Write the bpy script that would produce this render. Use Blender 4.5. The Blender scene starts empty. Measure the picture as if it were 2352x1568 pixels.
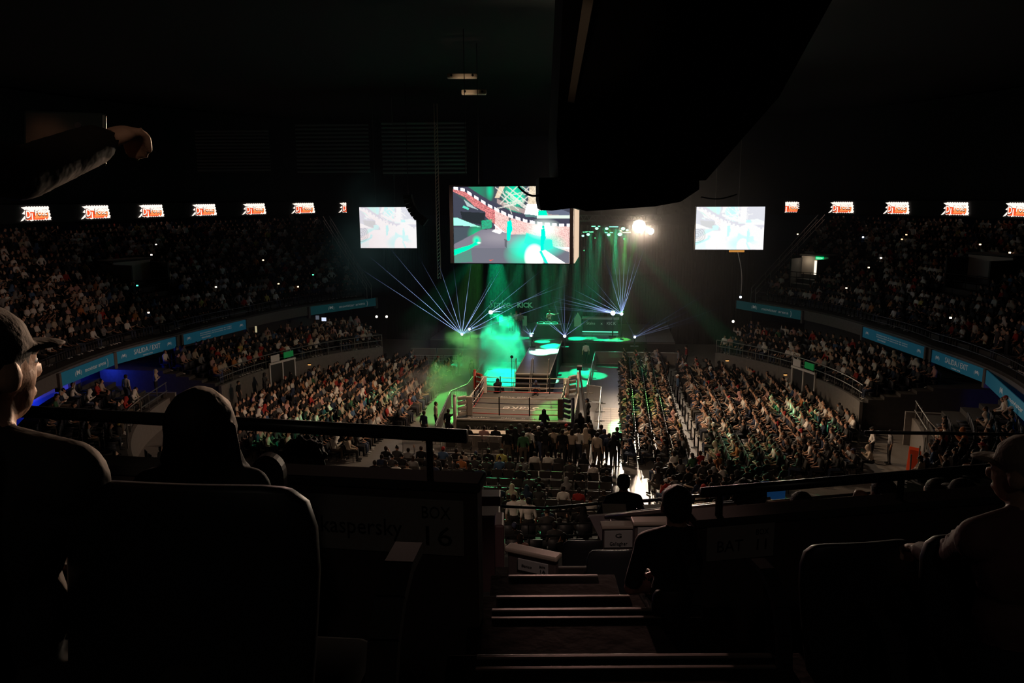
import bpy, bmesh, math, random
import numpy as np
from mathutils import Vector, Matrix, noise
sin, cos, pi, R_ = math.sin, math.cos, math.pi, math.radians
random.seed(7); rng = np.random.default_rng(11)
SC = bpy.context.scene
COL = SC.collection
# ------------------------------------------------------------------ camera
W, H, FPX = 2352, 1568, 1830.0
CAMP = Vector((5.065, -43.0, 12.98))
_y, _p, _r = R_(7.293), R_(10.271), R_(-.35)
FW = Vector((-sin(_y)*cos(_p), cos(_y)*cos(_p), -sin(_p)))
_rt = Vector((cos(_y), sin(_y), 0)); _up = _rt.cross(FW)
RT = _rt*cos(_r) + _up*sin(_r); UP = -_rt*sin(_r) + _up*cos(_r)
cd = bpy.data.cameras.new('camera'); cam = bpy.data.objects.new('camera', cd); COL.objects.link(cam)
cd.sensor_width = 36; cd.lens = FPX/W*36; cd.clip_end = 400; cd.clip_start = .05
M = Matrix((RT, UP, -FW)).transposed().to_4x4(); M.translation = CAMP
cam.matrix_world = M; SC.camera = cam
def ray(px, py): return FW + RT*((px - W/2)/FPX) - UP*((py - H/2)/FPX)
def at(px, py, d): return CAMP + ray(px, py)*d                 # a photo pixel at a given depth (metres along the view axis)
def atz(px, py, z): d = ray(px, py); return CAMP + d*((z - CAMP.z)/d.z)
def aty(px, py, y): d = ray(px, py); return CAMP + d*((y - CAMP.y)/d.y)
# ------------------------------------------------------------------ world, exposure
wd = bpy.data.worlds.new('world'); SC.world = wd; wd.use_nodes = True
wd.node_tree.nodes['Background'].inputs[0].default_value = (.6, .7, 1, 1)
wd.node_tree.nodes['Background'].inputs[1].default_value = .0004
vs = SC.view_settings
vs.view_transform = 'Standard'; vs.look = 'None'; vs.exposure = 0; vs.gamma = 1; vs.use_curve_mapping = False
SC.cycles.max_bounces = 4; SC.cycles.diffuse_bounces = 2; SC.cycles.glossy_bounces = 2
SC.cycles.transparent_max_bounces = 24; SC.cycles.volume_bounces = 0
SC.cycles.sample_clamp_indirect = 2.0; SC.cycles.volume_max_steps = 80
SC.cycles.caustics_reflective = False; SC.cycles.caustics_refractive = False
WARM = (1, .70, .47); GREEN = (.0, 1, .40); LIME = (.12, 1, .12)
def aim(o, tgt): o.rotation_euler = (Vector(tgt) - o.location).to_track_quat('-Z', 'Y').to_euler()
def spot(name, loc, tgt, power, col, ang, blend=.25, size=.1):
    l = bpy.data.lights.new(name, 'SPOT'); l.energy = power; l.color = col; l.spot_size = R_(ang); l.spot_blend = blend
    l.shadow_soft_size = size; o = bpy.data.objects.new(name, l); o.location = loc; aim(o, tgt); COL.objects.link(o); return o
def point(name, loc, power, col, size=.1):
    l = bpy.data.lights.new(name, 'POINT'); l.energy = power; l.color = col; l.shadow_soft_size = size
    o = bpy.data.objects.new(name, l); o.location = loc; COL.objects.link(o); return o
# show light over the ring (hangs under the video cube), lamps of the stage truss, floor and tier spots, added fills
spot('ring_key_light', (.2, -.6, 9.2), (0, 0, 0), 2100, WARM, 165, .35, .5)
LAMPS = [(7.10, 24.4, 10.50), (7.9, 24.4, 10.25)]
spot('stage_blinder_light', (7.10, 24.2, 10.50), (5.3, -30, 7.5), 15000, (1, .76, .55), 72, .75, .16)
spot('stage_blinder_small_light', (7.9, 24.2, 10.25), (9, -30, 7), 4000, (1, .76, .55), 72, .6, .1)
spot('aisle_light', (5.6, 22.5, 10.5), (6.0, -7.6, 0), 36000, (1, .84, .66), 8.5, .5, .1)
spot('right_floor_light', (2.4, 4, 11.0), (13.2, 0.2, 0), 5600, (1, .68, .42), 52, .8, .3)
spot('left_floor_light', (-2.4, 4, 11.0), (-10, 2.5, 0), 2400, (1, .64, .40), 50, .8, .3)
spot('rear_fill_light', (-8, -31, 17), (1.5, -10.5, 0), 2900, (1, .66, .46), 50, .8, .5)  # unseen fill added on the camera side to light the rear block's backs
spot('left_tier_light', (2, -6, 12.5), (-27, 0, 5.5), 2700, (1, .60, .44), 60, .9, .4)
spot('right_tier_light', (-2, -6, 12.5), (29, 1, 6), 1500, (1, .60, .44), 64, .9, .4)
G2 = (.0, 1, .36)
for s, t, pw, c, a in [
    ((2, 24, 10.6), atz(1325, 832, 0), 60000, GREEN, 9), ((3.2, 24, 10.6), atz(1340, 852, 0), 52000, GREEN, 9), ((4, 24, 10.6), atz(1300, 860, 0), 30000, GREEN, 7), ((4, 24, 10.6), atz(1330, 880, 0), 26000, GREEN, 6), ((3, 24, 10.6), atz(1385, 838, 0), 46000, GREEN, 7), ((4, 24, 10.6), atz(1365, 862, 0), 26000, GREEN, 8),
    ((-2.5, 24, 10.6), atz(1240, 808, 1.8), 80000, (.25, 1, .55), 7), ((1.5, 24, 10.6), atz(1266, 806, 1.8), 80000, (.25, 1, .55), 6.5), ((-1, 24, 10.6), atz(1262, 796, 1.8), 46000, GREEN, 7), ((1, 24, 10.6), atz(1270, 792, 1.8), 50000, GREEN, 6), ((-.5, 24, 10.6), atz(1246, 784, 1.8), 40000, GREEN, 7),
    ((-5, 24, 10.6), (-3.0, 14.5, .6), 150000, GREEN, 17), ((-6, 24, 10.6), (-5.3, 6.5, .6), 34000, (.16, 1, .16), 11), ((-2, 24, 10.6), atz(1045, 838, 0), 46000, GREEN, 5), ((-2, 24, 10.6), atz(1135, 850, 0), 60000, GREEN, 9),
    ((5, 24, 10.6), (16.0, 1.2, .5), 56000, GREEN, 4.6), ((4, 24, 10.6), (12.2, -7.6, .5), 34000, GREEN, 7), ((4.6, 24, 10.6), (7.0, 4.2, .6), 34000, LIME, 7), ((5, 24, 10.6), atz(1432, 985, 0), 42000, (.1, 1, .25), 4),
    ((5.2, 24, 10.6), atz(1410, 822, .5), 44000, GREEN, 9), ((3.6, 24, 10.6), (7.4, 12.6, .5), 12000, GREEN, 6), ((-5, 24, 10.6), (-9.2, 2.6, .5), 44000, GREEN, 4.4), ((-4, 24, 10.6), (-11.5, -3.2, .5), 26000, GREEN, 6),
    ((-3, 24, 10.6), (.8, -15.6, 1.0), 44000, (.06, 1, .34), 7), ((-1, 24, 10.6), (2.3, -2.6, 1.5), 9000, LIME, 6), ((0, 25, 10.6), (-.1, 21.0, 2.9), 26000, GREEN, 13),
    ((-6, 24, 10), atz(1093, 772, 1.8), 22000, LIME, 9), ((-4, 24, 10), atz(1131, 774, 1.8), 16000, (.1, 1, .2), 8), ((-2, 24, 10), atz(1173, 773, 1.8), 26000, G2, 7), ((-1, 24, 10), atz(1204, 776, 1.8), 26000, G2, 6),
    ((4, 24, 10), atz(1355, 776, 1.8), 30000, G2, 8), ((3, 24, 10), atz(1320, 780, 1.8), 24000, G2, 7), ((6, 24, 10), atz(1425, 779, 1.8), 22000, LIME, 10), ((7, 24, 10), atz(1400, 781, 1.8), 14000, LIME, 6), ((.5, 24, 10), atz(1255, 775, 1.8), 10000, LIME, 9),
    ((0, 20, 10.6), (0, 27.4, 3.4), 900, GREEN, 60)]:
    spot('green_beam_light', s, t, pw, c, a, .3, .1)
for b in ((-6.21, 15.0, 2.9), (-1.01, 15.6, 2.8), (1.5, 15.9, 2.72), (6.74, 16.6, 2.6), (-4.9, 21.3, 3.65), (5.5, 20.6, 3.75)):
    point('laser_glow_light', b, 34, (.45, .55, 1), .08)
point('blue_lobby_light', (-26.2, 1.6, 2.6), 130, (.02, .06, 1), .3)
point('blue_lobby_light', (-26.0, -3.4, 2.2), 60, (.02, .06, 1), .3)
point('blue_lobby_light', (26.4, -4.4, 2.3), 90, (.02, .06, 1), .3)
spot('gallery_fill_light', (5.5, -48.5, 18), (5, -39, 11), 34, (1, .85, .7), 110, .6, .3)  # added fill behind the camera, lifts the box fronts
# ------------------------------------------------------------------ helpers
def pix(P):
    d = Vector(P) - CAMP; z = d.dot(FW)
    return (W/2 + FPX*d.dot(RT)/z, H/2 - FPX*d.dot(UP)/z, z) if z > .05 else (-9e9, -9e9, z)
def az(r, a, z): return Vector((r*sin(a), 2 + r*cos(a), z))     # the bowl: a from the stage axis, clockwise
MATS = {}
def mat(name, col, rough=.7, metal=0, bump=0, scale=30, var=0, spec=.3, emit=None, es=1):
    if name in MATS: return MATS[name]
    m = bpy.data.materials.new(name); m.use_nodes = True; nt = m.node_tree; b = nt.nodes['Principled BSDF']
    b.inputs['Base Color'].default_value = (*col, 1); b.inputs['Roughness'].default_value = rough
    b.inputs['Metallic'].default_value = metal; b.inputs['Specular IOR Level'].default_value = spec
    if emit:
        b.inputs['Emission Color'].default_value = (*emit, 1); b.inputs['Emission Strength'].default_value = es
    if bump or var:
        tc = nt.nodes.new('ShaderNodeTexCoord'); n = nt.nodes.new('ShaderNodeTexNoise'); n.inputs['Scale'].default_value = scale
        n.inputs['Detail'].default_value = 3; nt.links.new(tc.outputs['Object'], n.inputs['Vector'])
        if var:
            r = nt.nodes.new('ShaderNodeMix'); r.data_type = 'RGBA'
            r.inputs[6].default_value = (*[c*(1 - var) for c in col], 1); r.inputs[7].default_value = (*[min(1, c*(1 + var)) for c in col], 1)
            nt.links.new(n.outputs['Fac'], r.inputs[0]); nt.links.new(r.outputs[2], b.inputs['Base Color'])
        if bump:
            bp = nt.nodes.new('ShaderNodeBump'); bp.inputs['Strength'].default_value = bump; bp.inputs['Distance'].default_value = .02
            nt.links.new(n.outputs['Fac'], bp.inputs['Height']); nt.links.new(bp.outputs[0], b.inputs['Normal'])
    MATS[name] = m; return m
def glow(name, col, s):
    if name in MATS: return MATS[name]
    m = bpy.data.materials.new(name); m.use_nodes = True; nt = m.node_tree; nt.nodes.clear()
    o = nt.nodes.new('ShaderNodeOutputMaterial'); e = nt.nodes.new('ShaderNodeEmission')
    e.inputs[0].default_value = (*col, 1); e.inputs[1].default_value = s; nt.links.new(e.outputs[0], o.inputs[0])
    MATS[name] = m; return m
class MB:
    def __init__(s): s.v = []; s.f = []; s.m = []
    def add(s, vs_, fs, mi=0):
        n = len(s.v); s.v += [tuple(v) for v in vs_]; s.f += [tuple(i + n for i in f) for f in fs]; s.m += [mi]*len(fs); return s
    def box(s, c, d, rz=0, mi=0, M=None):
        x, y, z = [k/2 for k in d]; P = [Vector((a*x, b*y, e*z)) for e in (-1, 1) for b in (-1, 1) for a in (-1, 1)]
        q = (M if M else Matrix.Rotation(rz, 3, 'Z'))
        return s.add([q @ p + Vector(c) for p in P], [(0, 2, 3, 1), (4, 5, 7, 6), (0, 1, 5, 4), (2, 6, 7, 3), (0, 4, 6, 2), (1, 3, 7, 5)], mi)
    def bev(s, c, d, b=.01, M=None, mi=0):      # chamfered box
        bm = bmesh.new(); bmesh.ops.create_cube(bm, size=1)
        for v in bm.verts: v.co = Vector((v.co.x*d[0], v.co.y*d[1], v.co.z*d[2]))
        bmesh.ops.bevel(bm, geom=bm.edges[:], offset=b, segments=2, affect='EDGES', profile=.5)
        q = M if M else Matrix.Identity(3); bm.verts.ensure_lookup_table()
        s.add([q @ v.co + Vector(c) for v in bm.verts], [[v.index for v in f.verts] for f in bm.faces], mi); bm.free(); return s
    def tube(s, pts, r, n=8, mi=0, caps=True):
        pts = [Vector(p) for p in pts]; rr = r if isinstance(r, (list, tuple)) else [r]*len(pts); k0 = len(s.v); V = []; F = []
        for i, p in enumerate(pts):
            t = (pts[min(i + 1, len(pts) - 1)] - pts[max(i - 1, 0)]).normalized()
            a = t.cross(Vector((0, 0, 1))) if abs(t.z) < .95 else t.cross(Vector((1, 0, 0))); a.normalize(); b = t.cross(a)
            V += [p + (a*cos(2*pi*j/n) + b*sin(2*pi*j/n))*rr[i] for j in range(n)]
        for i in range(len(pts) - 1):
            F += [(i*n + j, i*n + (j + 1) % n, (i + 1)*n + (j + 1) % n, (i + 1)*n + j) for j in range(n)]
        if caps: F += [tuple(range(n))[::-1], tuple(range((len(pts) - 1)*n, len(pts)*n))]
        return s.add(V, F, mi)
    def prism(s, poly, ax, ay, az_, o, depth, mi=0):     # polygon in the (ax, ay) plane at o, thick along az_
        n = len(poly); o = Vector(o); P = [o + ax*x + ay*y for x, y in poly]; Q = [p + az_*depth for p in P]
        return s.add(P + Q, [tuple(range(n))[::-1], tuple(range(n, 2*n))] + [(i, (i + 1) % n, n + (i + 1) % n, n + i) for i in range(n)], mi)
    def ball(s, c, r, mi=0, n=10, k=6, M=None):
        c = Vector(c); r = r if isinstance(r, (tuple, list)) else (r, r, r); V = [Vector((0, 0, r[2]))]
        for i in range(1, k):
            t = pi*i/k; V += [Vector((r[0]*sin(t)*cos(2*pi*j/n), r[1]*sin(t)*sin(2*pi*j/n), r[2]*cos(t))) for j in range(n)]
        V.append(Vector((0, 0, -r[2]))); F = [(0, 1 + j, 1 + (j + 1) % n) for j in range(n)]
        for i in range(k - 2): F += [(1 + i*n + j, 1 + (i + 1)*n + j, 1 + (i + 1)*n + (j + 1) % n, 1 + i*n + (j + 1) % n) for j in range(n)]
        e = 1 + (k - 1)*n; F += [(e, e - n + (j + 1) % n, e - n + j) for j in range(n)]
        return s.add([(M @ v if M else v) + c for v in V], F, mi)
    def sweep(s, prof, a0, a1, n, mi=0, close=False):     # profile (r, z) swept round the bowl
        m = len(prof); V = [az(r, a0 + (a1 - a0)*i/n, z) for i in range(n + 1) for r, z in prof]; F = []
        for i in range(n):
            for j in range(m if close else m - 1):
                F.append((i*m + j, i*m + (j + 1) % m, (i + 1)*m + (j + 1) % m, (i + 1)*m + j))
        if close: F += [tuple(range(m)), tuple(range(n*m, n*m + m))[::-1]]
        return s.add(V, F, mi)
    def build(s, name, mats, parent=None, smooth=False):
        me = bpy.data.meshes.new(name); me.from_pydata(s.v, [], s.f)
        for m in (mats if isinstance(mats, (list, tuple)) else [mats]): me.materials.append(m)
        me.polygons.foreach_set('material_index', s.m)
        if smooth: me.polygons.foreach_set('use_smooth', [True]*len(s.f))
        bm = bmesh.new(); bm.from_mesh(me); bmesh.ops.recalc_face_normals(bm, faces=bm.faces); bm.to_mesh(me); bm.free()
        o = bpy.data.objects.new(name, me); COL.objects.link(o)
        if parent is not None: o.parent = parent
        return o
def tag(o, label=None, cat=None, group=None, kind=None):
    for k, v in (('label', label), ('category', cat), ('group', group), ('kind', kind)):
        if v: o[k] = v
    return o
def empty(name, loc=(0, 0, 0), rz=0, label=None, cat=None, group=None):
    o = bpy.data.objects.new(name, None); o.location = loc; o.rotation_euler = (0, 0, rz); o.empty_display_size = .1
    COL.objects.link(o); return tag(o, label, cat, group)
def struct(o): o['kind'] = 'structure'; return o
def frame(o, r, u):                       # 4x4 with x = r, y = u, facing r x u
    r = Vector(r).normalized(); n = r.cross(Vector(u)).normalized(); u = n.cross(r)
    m = Matrix((r, u, n)).transposed().to_4x4(); m.translation = Vector(o); return m
TXT = {}
def text(name, body, o, r, u, size, m, parent=None, extrude=.004, shear=0, width=None, off=.004, bold=0):
    key = (body, extrude, shear, bold)
    if key not in TXT:
        c = bpy.data.curves.new('t', 'FONT'); c.body = body; c.size = 1; c.align_x = 'CENTER'; c.align_y = 'CENTER'
        c.extrude = extrude; c.shear = shear; c.resolution_u = 2; c.offset = bold
        t = bpy.data.objects.new('t', c); COL.objects.link(t); bpy.context.view_layer.update()
        me = bpy.data.meshes.new_from_object(t.evaluated_get(bpy.context.evaluated_depsgraph_get())); bpy.data.objects.remove(t)
        xs = [v.co.x for v in me.vertices]; TXT[key] = (me, max(xs) - min(xs))
    me, w = TXT[key]; me = me.copy(); me.materials.clear(); me.materials.append(m)
    sx = width/w if width else size
    Mx = frame(o, r, u) @ Matrix.Translation((0, 0, off)) @ Matrix.Diagonal((sx, size, 1, 1)); me.transform(Mx)
    ob = bpy.data.objects.new(name, me); COL.objects.link(ob)
    if parent is not None:
        ob.parent = parent
        if parent.location.length > 0 or parent.rotation_euler.z: me.transform(parent_inv(parent))
    return ob
def parent_inv(p): return (Matrix.Translation(p.location) @ p.rotation_euler.to_matrix().to_4x4()).inverted()
def colour_mesh(name, V, F, cols, emission, parent=None, strength=1.0):   # flat picture carried by a colour per vertex
    me = bpy.data.meshes.new(name); me.from_pydata(V, [], F)
    a = me.color_attributes.new('picture', 'FLOAT_COLOR', 'POINT')
    a.data.foreach_set('color', np.concatenate([cols, np.ones((len(cols), 1))], 1).astype(np.float32).ravel())
    me.materials.append(emission); o = bpy.data.objects.new(name, me); COL.objects.link(o)
    if parent is not None: o.parent = parent
    return o
def attr_emission(name, additive=False, s=1.0, attr='picture'):
    m = bpy.data.materials.new(name); m.use_nodes = True; nt = m.node_tree; nt.nodes.clear()
    o = nt.nodes.new('ShaderNodeOutputMaterial'); e = nt.nodes.new('ShaderNodeEmission'); a = nt.nodes.new('ShaderNodeAttribute')
    a.attribute_name = attr; nt.links.new(a.outputs['Color'], e.inputs[0]); e.inputs[1].default_value = s
    if additive:
        t = nt.nodes.new('ShaderNodeBsdfTransparent'); ad = nt.nodes.new('ShaderNodeAddShader')
        nt.links.new(t.outputs[0], ad.inputs[0]); nt.links.new(e.outputs[0], ad.inputs[1]); nt.links.new(ad.outputs[0], o.inputs[0])
    else: nt.links.new(e.outputs[0], o.inputs[0])
    return m
BLACK = mat('black_paint', (.012, .012, .013), .6); DARK = mat('dark_grey', (.03, .03, .032), .7, bump=.1)
CONC = mat('grey_concrete', (.17, .16, .15), .85, bump=.3, scale=6, var=.25); STEEL = mat('brushed_steel', (.30, .29, .27), .5, 1)
DSTEEL = mat('dark_steel', (.05, .05, .055), .35, .8); WHITE = mat('white_plastic', (.75, .74, .72), .5)
# ------------------------------------------------------------------ bowl of the arena
_ra = [0, 30, 36, 47, 62, 80, 106, 116, 180]; _rr = [31, 31, 30, 28, 25.6, 24.3, 25.1, 25.6, 27]
def rf(a): return float(np.interp(abs(a)*180/pi, _ra, _rr))       # radius of the upper tier's front edge
def bz(dr, a, z): return az(rf(a) + dr, a, z)
def sweep(mb, prof, a0, a1, n, base=None, mi=0, close=True):
    m = len(prof); V = []; F = []
    for i in range(n + 1):
        a = a0 + (a1 - a0)*i/n; b = base(a) if base else 0
        V += [az(b + r, a, z) for r, z in prof]
    for i in range(n):
        for j in range(m if close else m - 1): F.append((i*m + j, i*m + (j + 1) % m, (i + 1)*m + (j + 1) % m, (i + 1)*m + j))
    if close: F += [tuple(range(m)), tuple(range(n*m, n*m + m))[::-1]]
    return mb.add(V, F, mi)
_A = np.linspace(-2.1, 2.1, 1000); _RF = np.interp(np.abs(_A)*180/pi, _ra, _rr)
def a_of_px(px, dr, z):
    d = np.stack([(_RF + dr)*np.sin(_A), 2 + (_RF + dr)*np.cos(_A), np.full_like(_A, z)], 1) - np.array(CAMP); w = d @ np.array(FW); ok = w > 1
    x = W/2 + FPX*(d[ok] @ np.array(RT))/w[ok]; A = _A[ok]; k = (x > -900) & (x < 3300); x, A = x[k], A[k]; o = np.argsort(x); return float(np.interp(px, x[o], A[o]))
FLOORM = mat('polished_floor', (.19, .18, .17), .44, bump=.05, scale=3, var=.18, spec=.4)
mb = MB(); mb.add([az(46, 2*pi*i/64, 0) for i in range(64)], [tuple(range(64))]); struct(mb.build('floor', FLOORM))
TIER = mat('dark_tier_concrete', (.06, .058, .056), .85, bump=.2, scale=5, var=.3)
NROW, UZ0, URISE, UP_ = 17, 4.15, .345, .85
for sgn, nm in ((-1, 'left'), (1, 'right')):
    a0, a1 = sgn*R_(35), sgn*R_(118)
    pr = [(0, 3.35), (0, UZ0)]
    for k in range(NROW): pr += [(.9 + UP_*k, UZ0 + URISE*k), (.9 + UP_*k, UZ0 + URISE*(k + 1))]
    pr += [(.9 + UP_*NROW, UZ0 + URISE*NROW), (.9 + UP_*NROW, UZ0 + URISE*NROW - .5), (2.5, 3.35)]
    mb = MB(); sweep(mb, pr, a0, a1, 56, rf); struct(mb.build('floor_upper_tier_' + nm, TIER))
    mb = MB(); sweep(mb, [(-.16, 3.28), (-.16, 4.05), (.0, 4.05), (.0, 3.28)], a0, a1, 56, rf); struct(mb.build('trim_balcony_edge_' + nm, CONC))
    # lower tier and its front wall
    pl = [(19, 0), (19, 1.55)] + sum([[(19.3 + .85*k, 1.55 + .18*k), (19.3 + .85*k, 1.55 + .18*(k + 1))] for k in range(5)], []) + [(30, 4.07 - .4), (30, 0)]
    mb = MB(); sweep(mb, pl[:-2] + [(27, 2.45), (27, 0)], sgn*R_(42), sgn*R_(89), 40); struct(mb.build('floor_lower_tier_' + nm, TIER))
    mb = MB(); sweep(mb, [(18.82, 0), (18.82, 1.62), (19, 1.62), (19, 0)], sgn*R_(42), sgn*R_(89.3), 40); struct(mb.build('wall_lower_' + nm, CONC))
    pl2 = [(21, 0), (21, 1.5)] + sum([[(21.3 + .85*k, 1.5 + .25*k), (21.3 + .85*k, 1.5 + .25*(k + 1))] for k in range(5)], []) + [(25.6, 2.6), (25.6, 0)]
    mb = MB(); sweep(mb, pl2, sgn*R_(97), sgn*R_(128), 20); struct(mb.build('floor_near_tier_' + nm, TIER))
    mb = MB(); sweep(mb, [(20.82, 0), (20.82, 1.5), (21, 1.5), (21, 0)], sgn*R_(96.5), sgn*R_(128), 20); struct(mb.build('wall_near_' + nm, CONC))
    mb = MB(); mb.box(az(22.6, sgn*R_(96.4), .9), (.2, 4.2, 1.8), -sgn*R_(96.4)); struct(mb.build('wall_passage_' + nm, CONC))
    mb = MB(); sweep(mb, [(4.2, 0), (4.2, 3.4), (4.5, 3.4), (4.5, 0)], sgn*R_(40), sgn*R_(118), 30, rf); struct(mb.build('wall_concourse_' + nm, mat('concourse_wall', (.12, .12, .13), .8)))
    mb = MB(); sweep(mb, [(15.9, 11), (15.9, 21), (16.4, 21), (16.4, 11)], sgn*R_(12), sgn*R_(120), 60, rf); struct(mb.build('wall_upper_' + nm, mat('black_wall', (.02, .02, .022), .8)))
    # slanted handrails that end the tier beside the stage
    for q in (0, .9):
        mb = MB(); A = sgn*R_(34.6 - q)
        for h in (.55, 1.0): mb.tube([bz(0, A, UZ0 + h), bz(14.5, A, UZ0 + .41*14.5 + h)], .035)
        for k in range(6): mb.tube([bz(2.8*k, A, UZ0 + 1.12*k - .2), bz(2.8*k, A, UZ0 + 1.15*k + 1)], .03, 6)
        tag(mb.build('handrail', STEEL), 'steel handrail climbing the %s end of the upper tier beside the stage, %s' % (nm, 'outer one' if q else 'inner one'), 'handrail')
    # rail along the balcony edge
    r = empty('balcony_rail', label='thin dark rail along the front edge of the %s upper balcony' % nm, cat='railing')
    mb = MB()
    for h in (.45, .85): mb.tube([bz(.05, a0 + (a1 - a0)*i/56, 4.05 + h) for i in range(57)], .022, 6)
    mb.build('rail', DSTEEL, r)
    for i in range(0, 57, 4):
        mb = MB(); p = bz(.05, a0 + (a1 - a0)*i/56, 4.05); mb.tube([p, p + Vector((0, 0, .87))], .02, 6); mb.build('post', DSTEEL, r)
    # rail on the lower front wall
    r = empty('tier_rail', label='bright steel two-bar rail on the %s lower tier wall above the floor crowd' % nm, cat='railing')
    mb = MB()
    for h in (.5, .95): mb.tube([az(18.95, sgn*R_(42 + 47*i/40), 1.6 + h) for i in range(41)], .03, 6)
    mb.build('rail', STEEL, r)
    for i in range(0, 41, 3):
        mb = MB(); p = az(18.95, sgn*R_(42 + 47*i/40), 1.58); mb.tube([p, p + Vector((0, 0, .97))], .024, 6); mb.build('post', STEEL, r)
    r = empty('stair_rail', label='pale steel rail stepping down past the passage at the %s near stand' % nm, cat='railing')
    mb = MB()
    for h in (.45, .95): mb.tube([az(20.9, sgn*R_(97), 1.5 + h), az(21, sgn*R_(108), 1.5 + h), az(21.4, sgn*R_(109), 1.2 + h), az(21.8, sgn*R_(124), 1.2 + h)], .035, 8)
    mb.build('rail', STEEL, r)
    for q in (97, 100.5, 104, 108, 112, 116, 120, 124):
        mb = MB(); p = az(20.95, sgn*R_(q), 1.5); mb.tube([p, p + Vector((0, 0, .95))], .03, 6); mb.build('post', STEEL, r)
# near stand below the boxes: curved rows with rails
for k, (r_, z_) in enumerate(((19.5, 1.5), (21.4, 1.85), (23.3, 2.3), (25.2, 2.9))):
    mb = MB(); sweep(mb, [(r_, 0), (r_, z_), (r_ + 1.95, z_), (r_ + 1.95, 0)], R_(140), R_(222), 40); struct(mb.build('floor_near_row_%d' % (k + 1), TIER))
    if k < 3:
        mb = MB(); mb.tube([az(r_ + .05, R_(150 + 62*i/40), z_ + .92) for i in range(41)], .035, 8)
        for i in range(0, 41, 5): mb.tube([az(r_ + .05, R_(150 + 62*i/40), z_), az(r_ + .05, R_(150 + 62*i/40), z_ + .92)], .025, 6)
        tag(mb.build('row_rail', DSTEEL), 'dark curved rail of the near stand, %s row up from the floor' % ('first', 'second', 'third')[k], 'railing')
# roof, louvred wall panels, unlit lamps
mb = MB(); mb.sweep([(0.01, 23), (58, 20.5), (58, 20.9), (0.01, 23.4)], 0, 2*pi, 64); struct(mb.build('ceiling', mat('black_roof', (.02, .02, .021), .9)))
for k, (x0, x1, y0, y1) in enumerate(((455, 622, 302, 396), (684, 850, 288, 400), (880, 1072, 284, 402))):
    p = [atz(0, 0, 0)]*0; d = 66; P = at(x0, y1, d); Q = at(x1, y1, d); T = at(x0, y0, d); t = empty('louvre_panel', label='faint dark louvred panel high on the back wall, ' + ('leftmost of three', 'middle of three', 'right one above the screen')[k], cat='louvre')
    u = (T - P); u = Vector((0, 0, u.length)); e = Q - P; e.z = 0; n = e.normalized().cross(Vector((0, 0, 1)))
    mb = MB(); mb.prism([(0, 0), (e.length, 0), (e.length, u.z), (0, u.z)], e.normalized(), Vector((0, 0, 1)), -n, P, .15); mb.build('backing', BLACK, t)
    for i in range(13):
        mb = MB(); z = u.z*(i + .5)/13; mb.prism([(0, 0), (.02, .12), (.12, .16), (.12, .08)], n, Vector((0, 0, 1)), e, P + Vector((0, 0, z - .06)), 1.0)
        mb.build('slat', mat('grey_slat', (.16, .16, .15), .5), t)
for k, (x0, x1, y, s) in enumerate(((1027, 1097, 175, 6), (1060, 1117, 212, 6))):
    t = empty('ceiling_lamp', label='unlit pale lamp bar under the dark roof, ' + ('upper one' if not k else 'lower slanted one'), cat='lamp')
    P, Q = at(x0, y, 46), at(x1, y, 46); u = (Q - P).normalized(); v = u.cross(FW).normalized()
    M3 = Matrix((u, -FW.cross(Vector((0, 0, 0))) if 0 else u.cross(v), v)).transposed()
    mb = MB(); mb.bev((P + Q)/2, ((Q - P).length, .3, .26), .06, M3); mb.build('housing', mat('cream_metal', (.8, .68, .5), .5), t)
    for q in (.14, .84):
        mb = MB(); mb.ball(P + (Q - P)*q - FW*.15, .07); mb.build('fixing', BLACK, t)
spot('roof_lamp_fill', at(1080, 330, 42), at(1068, 195, 46), 420, (1, .72, .5), 16, .8, .2)  # added spot from below that brightens the unlit lamp bars
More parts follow.
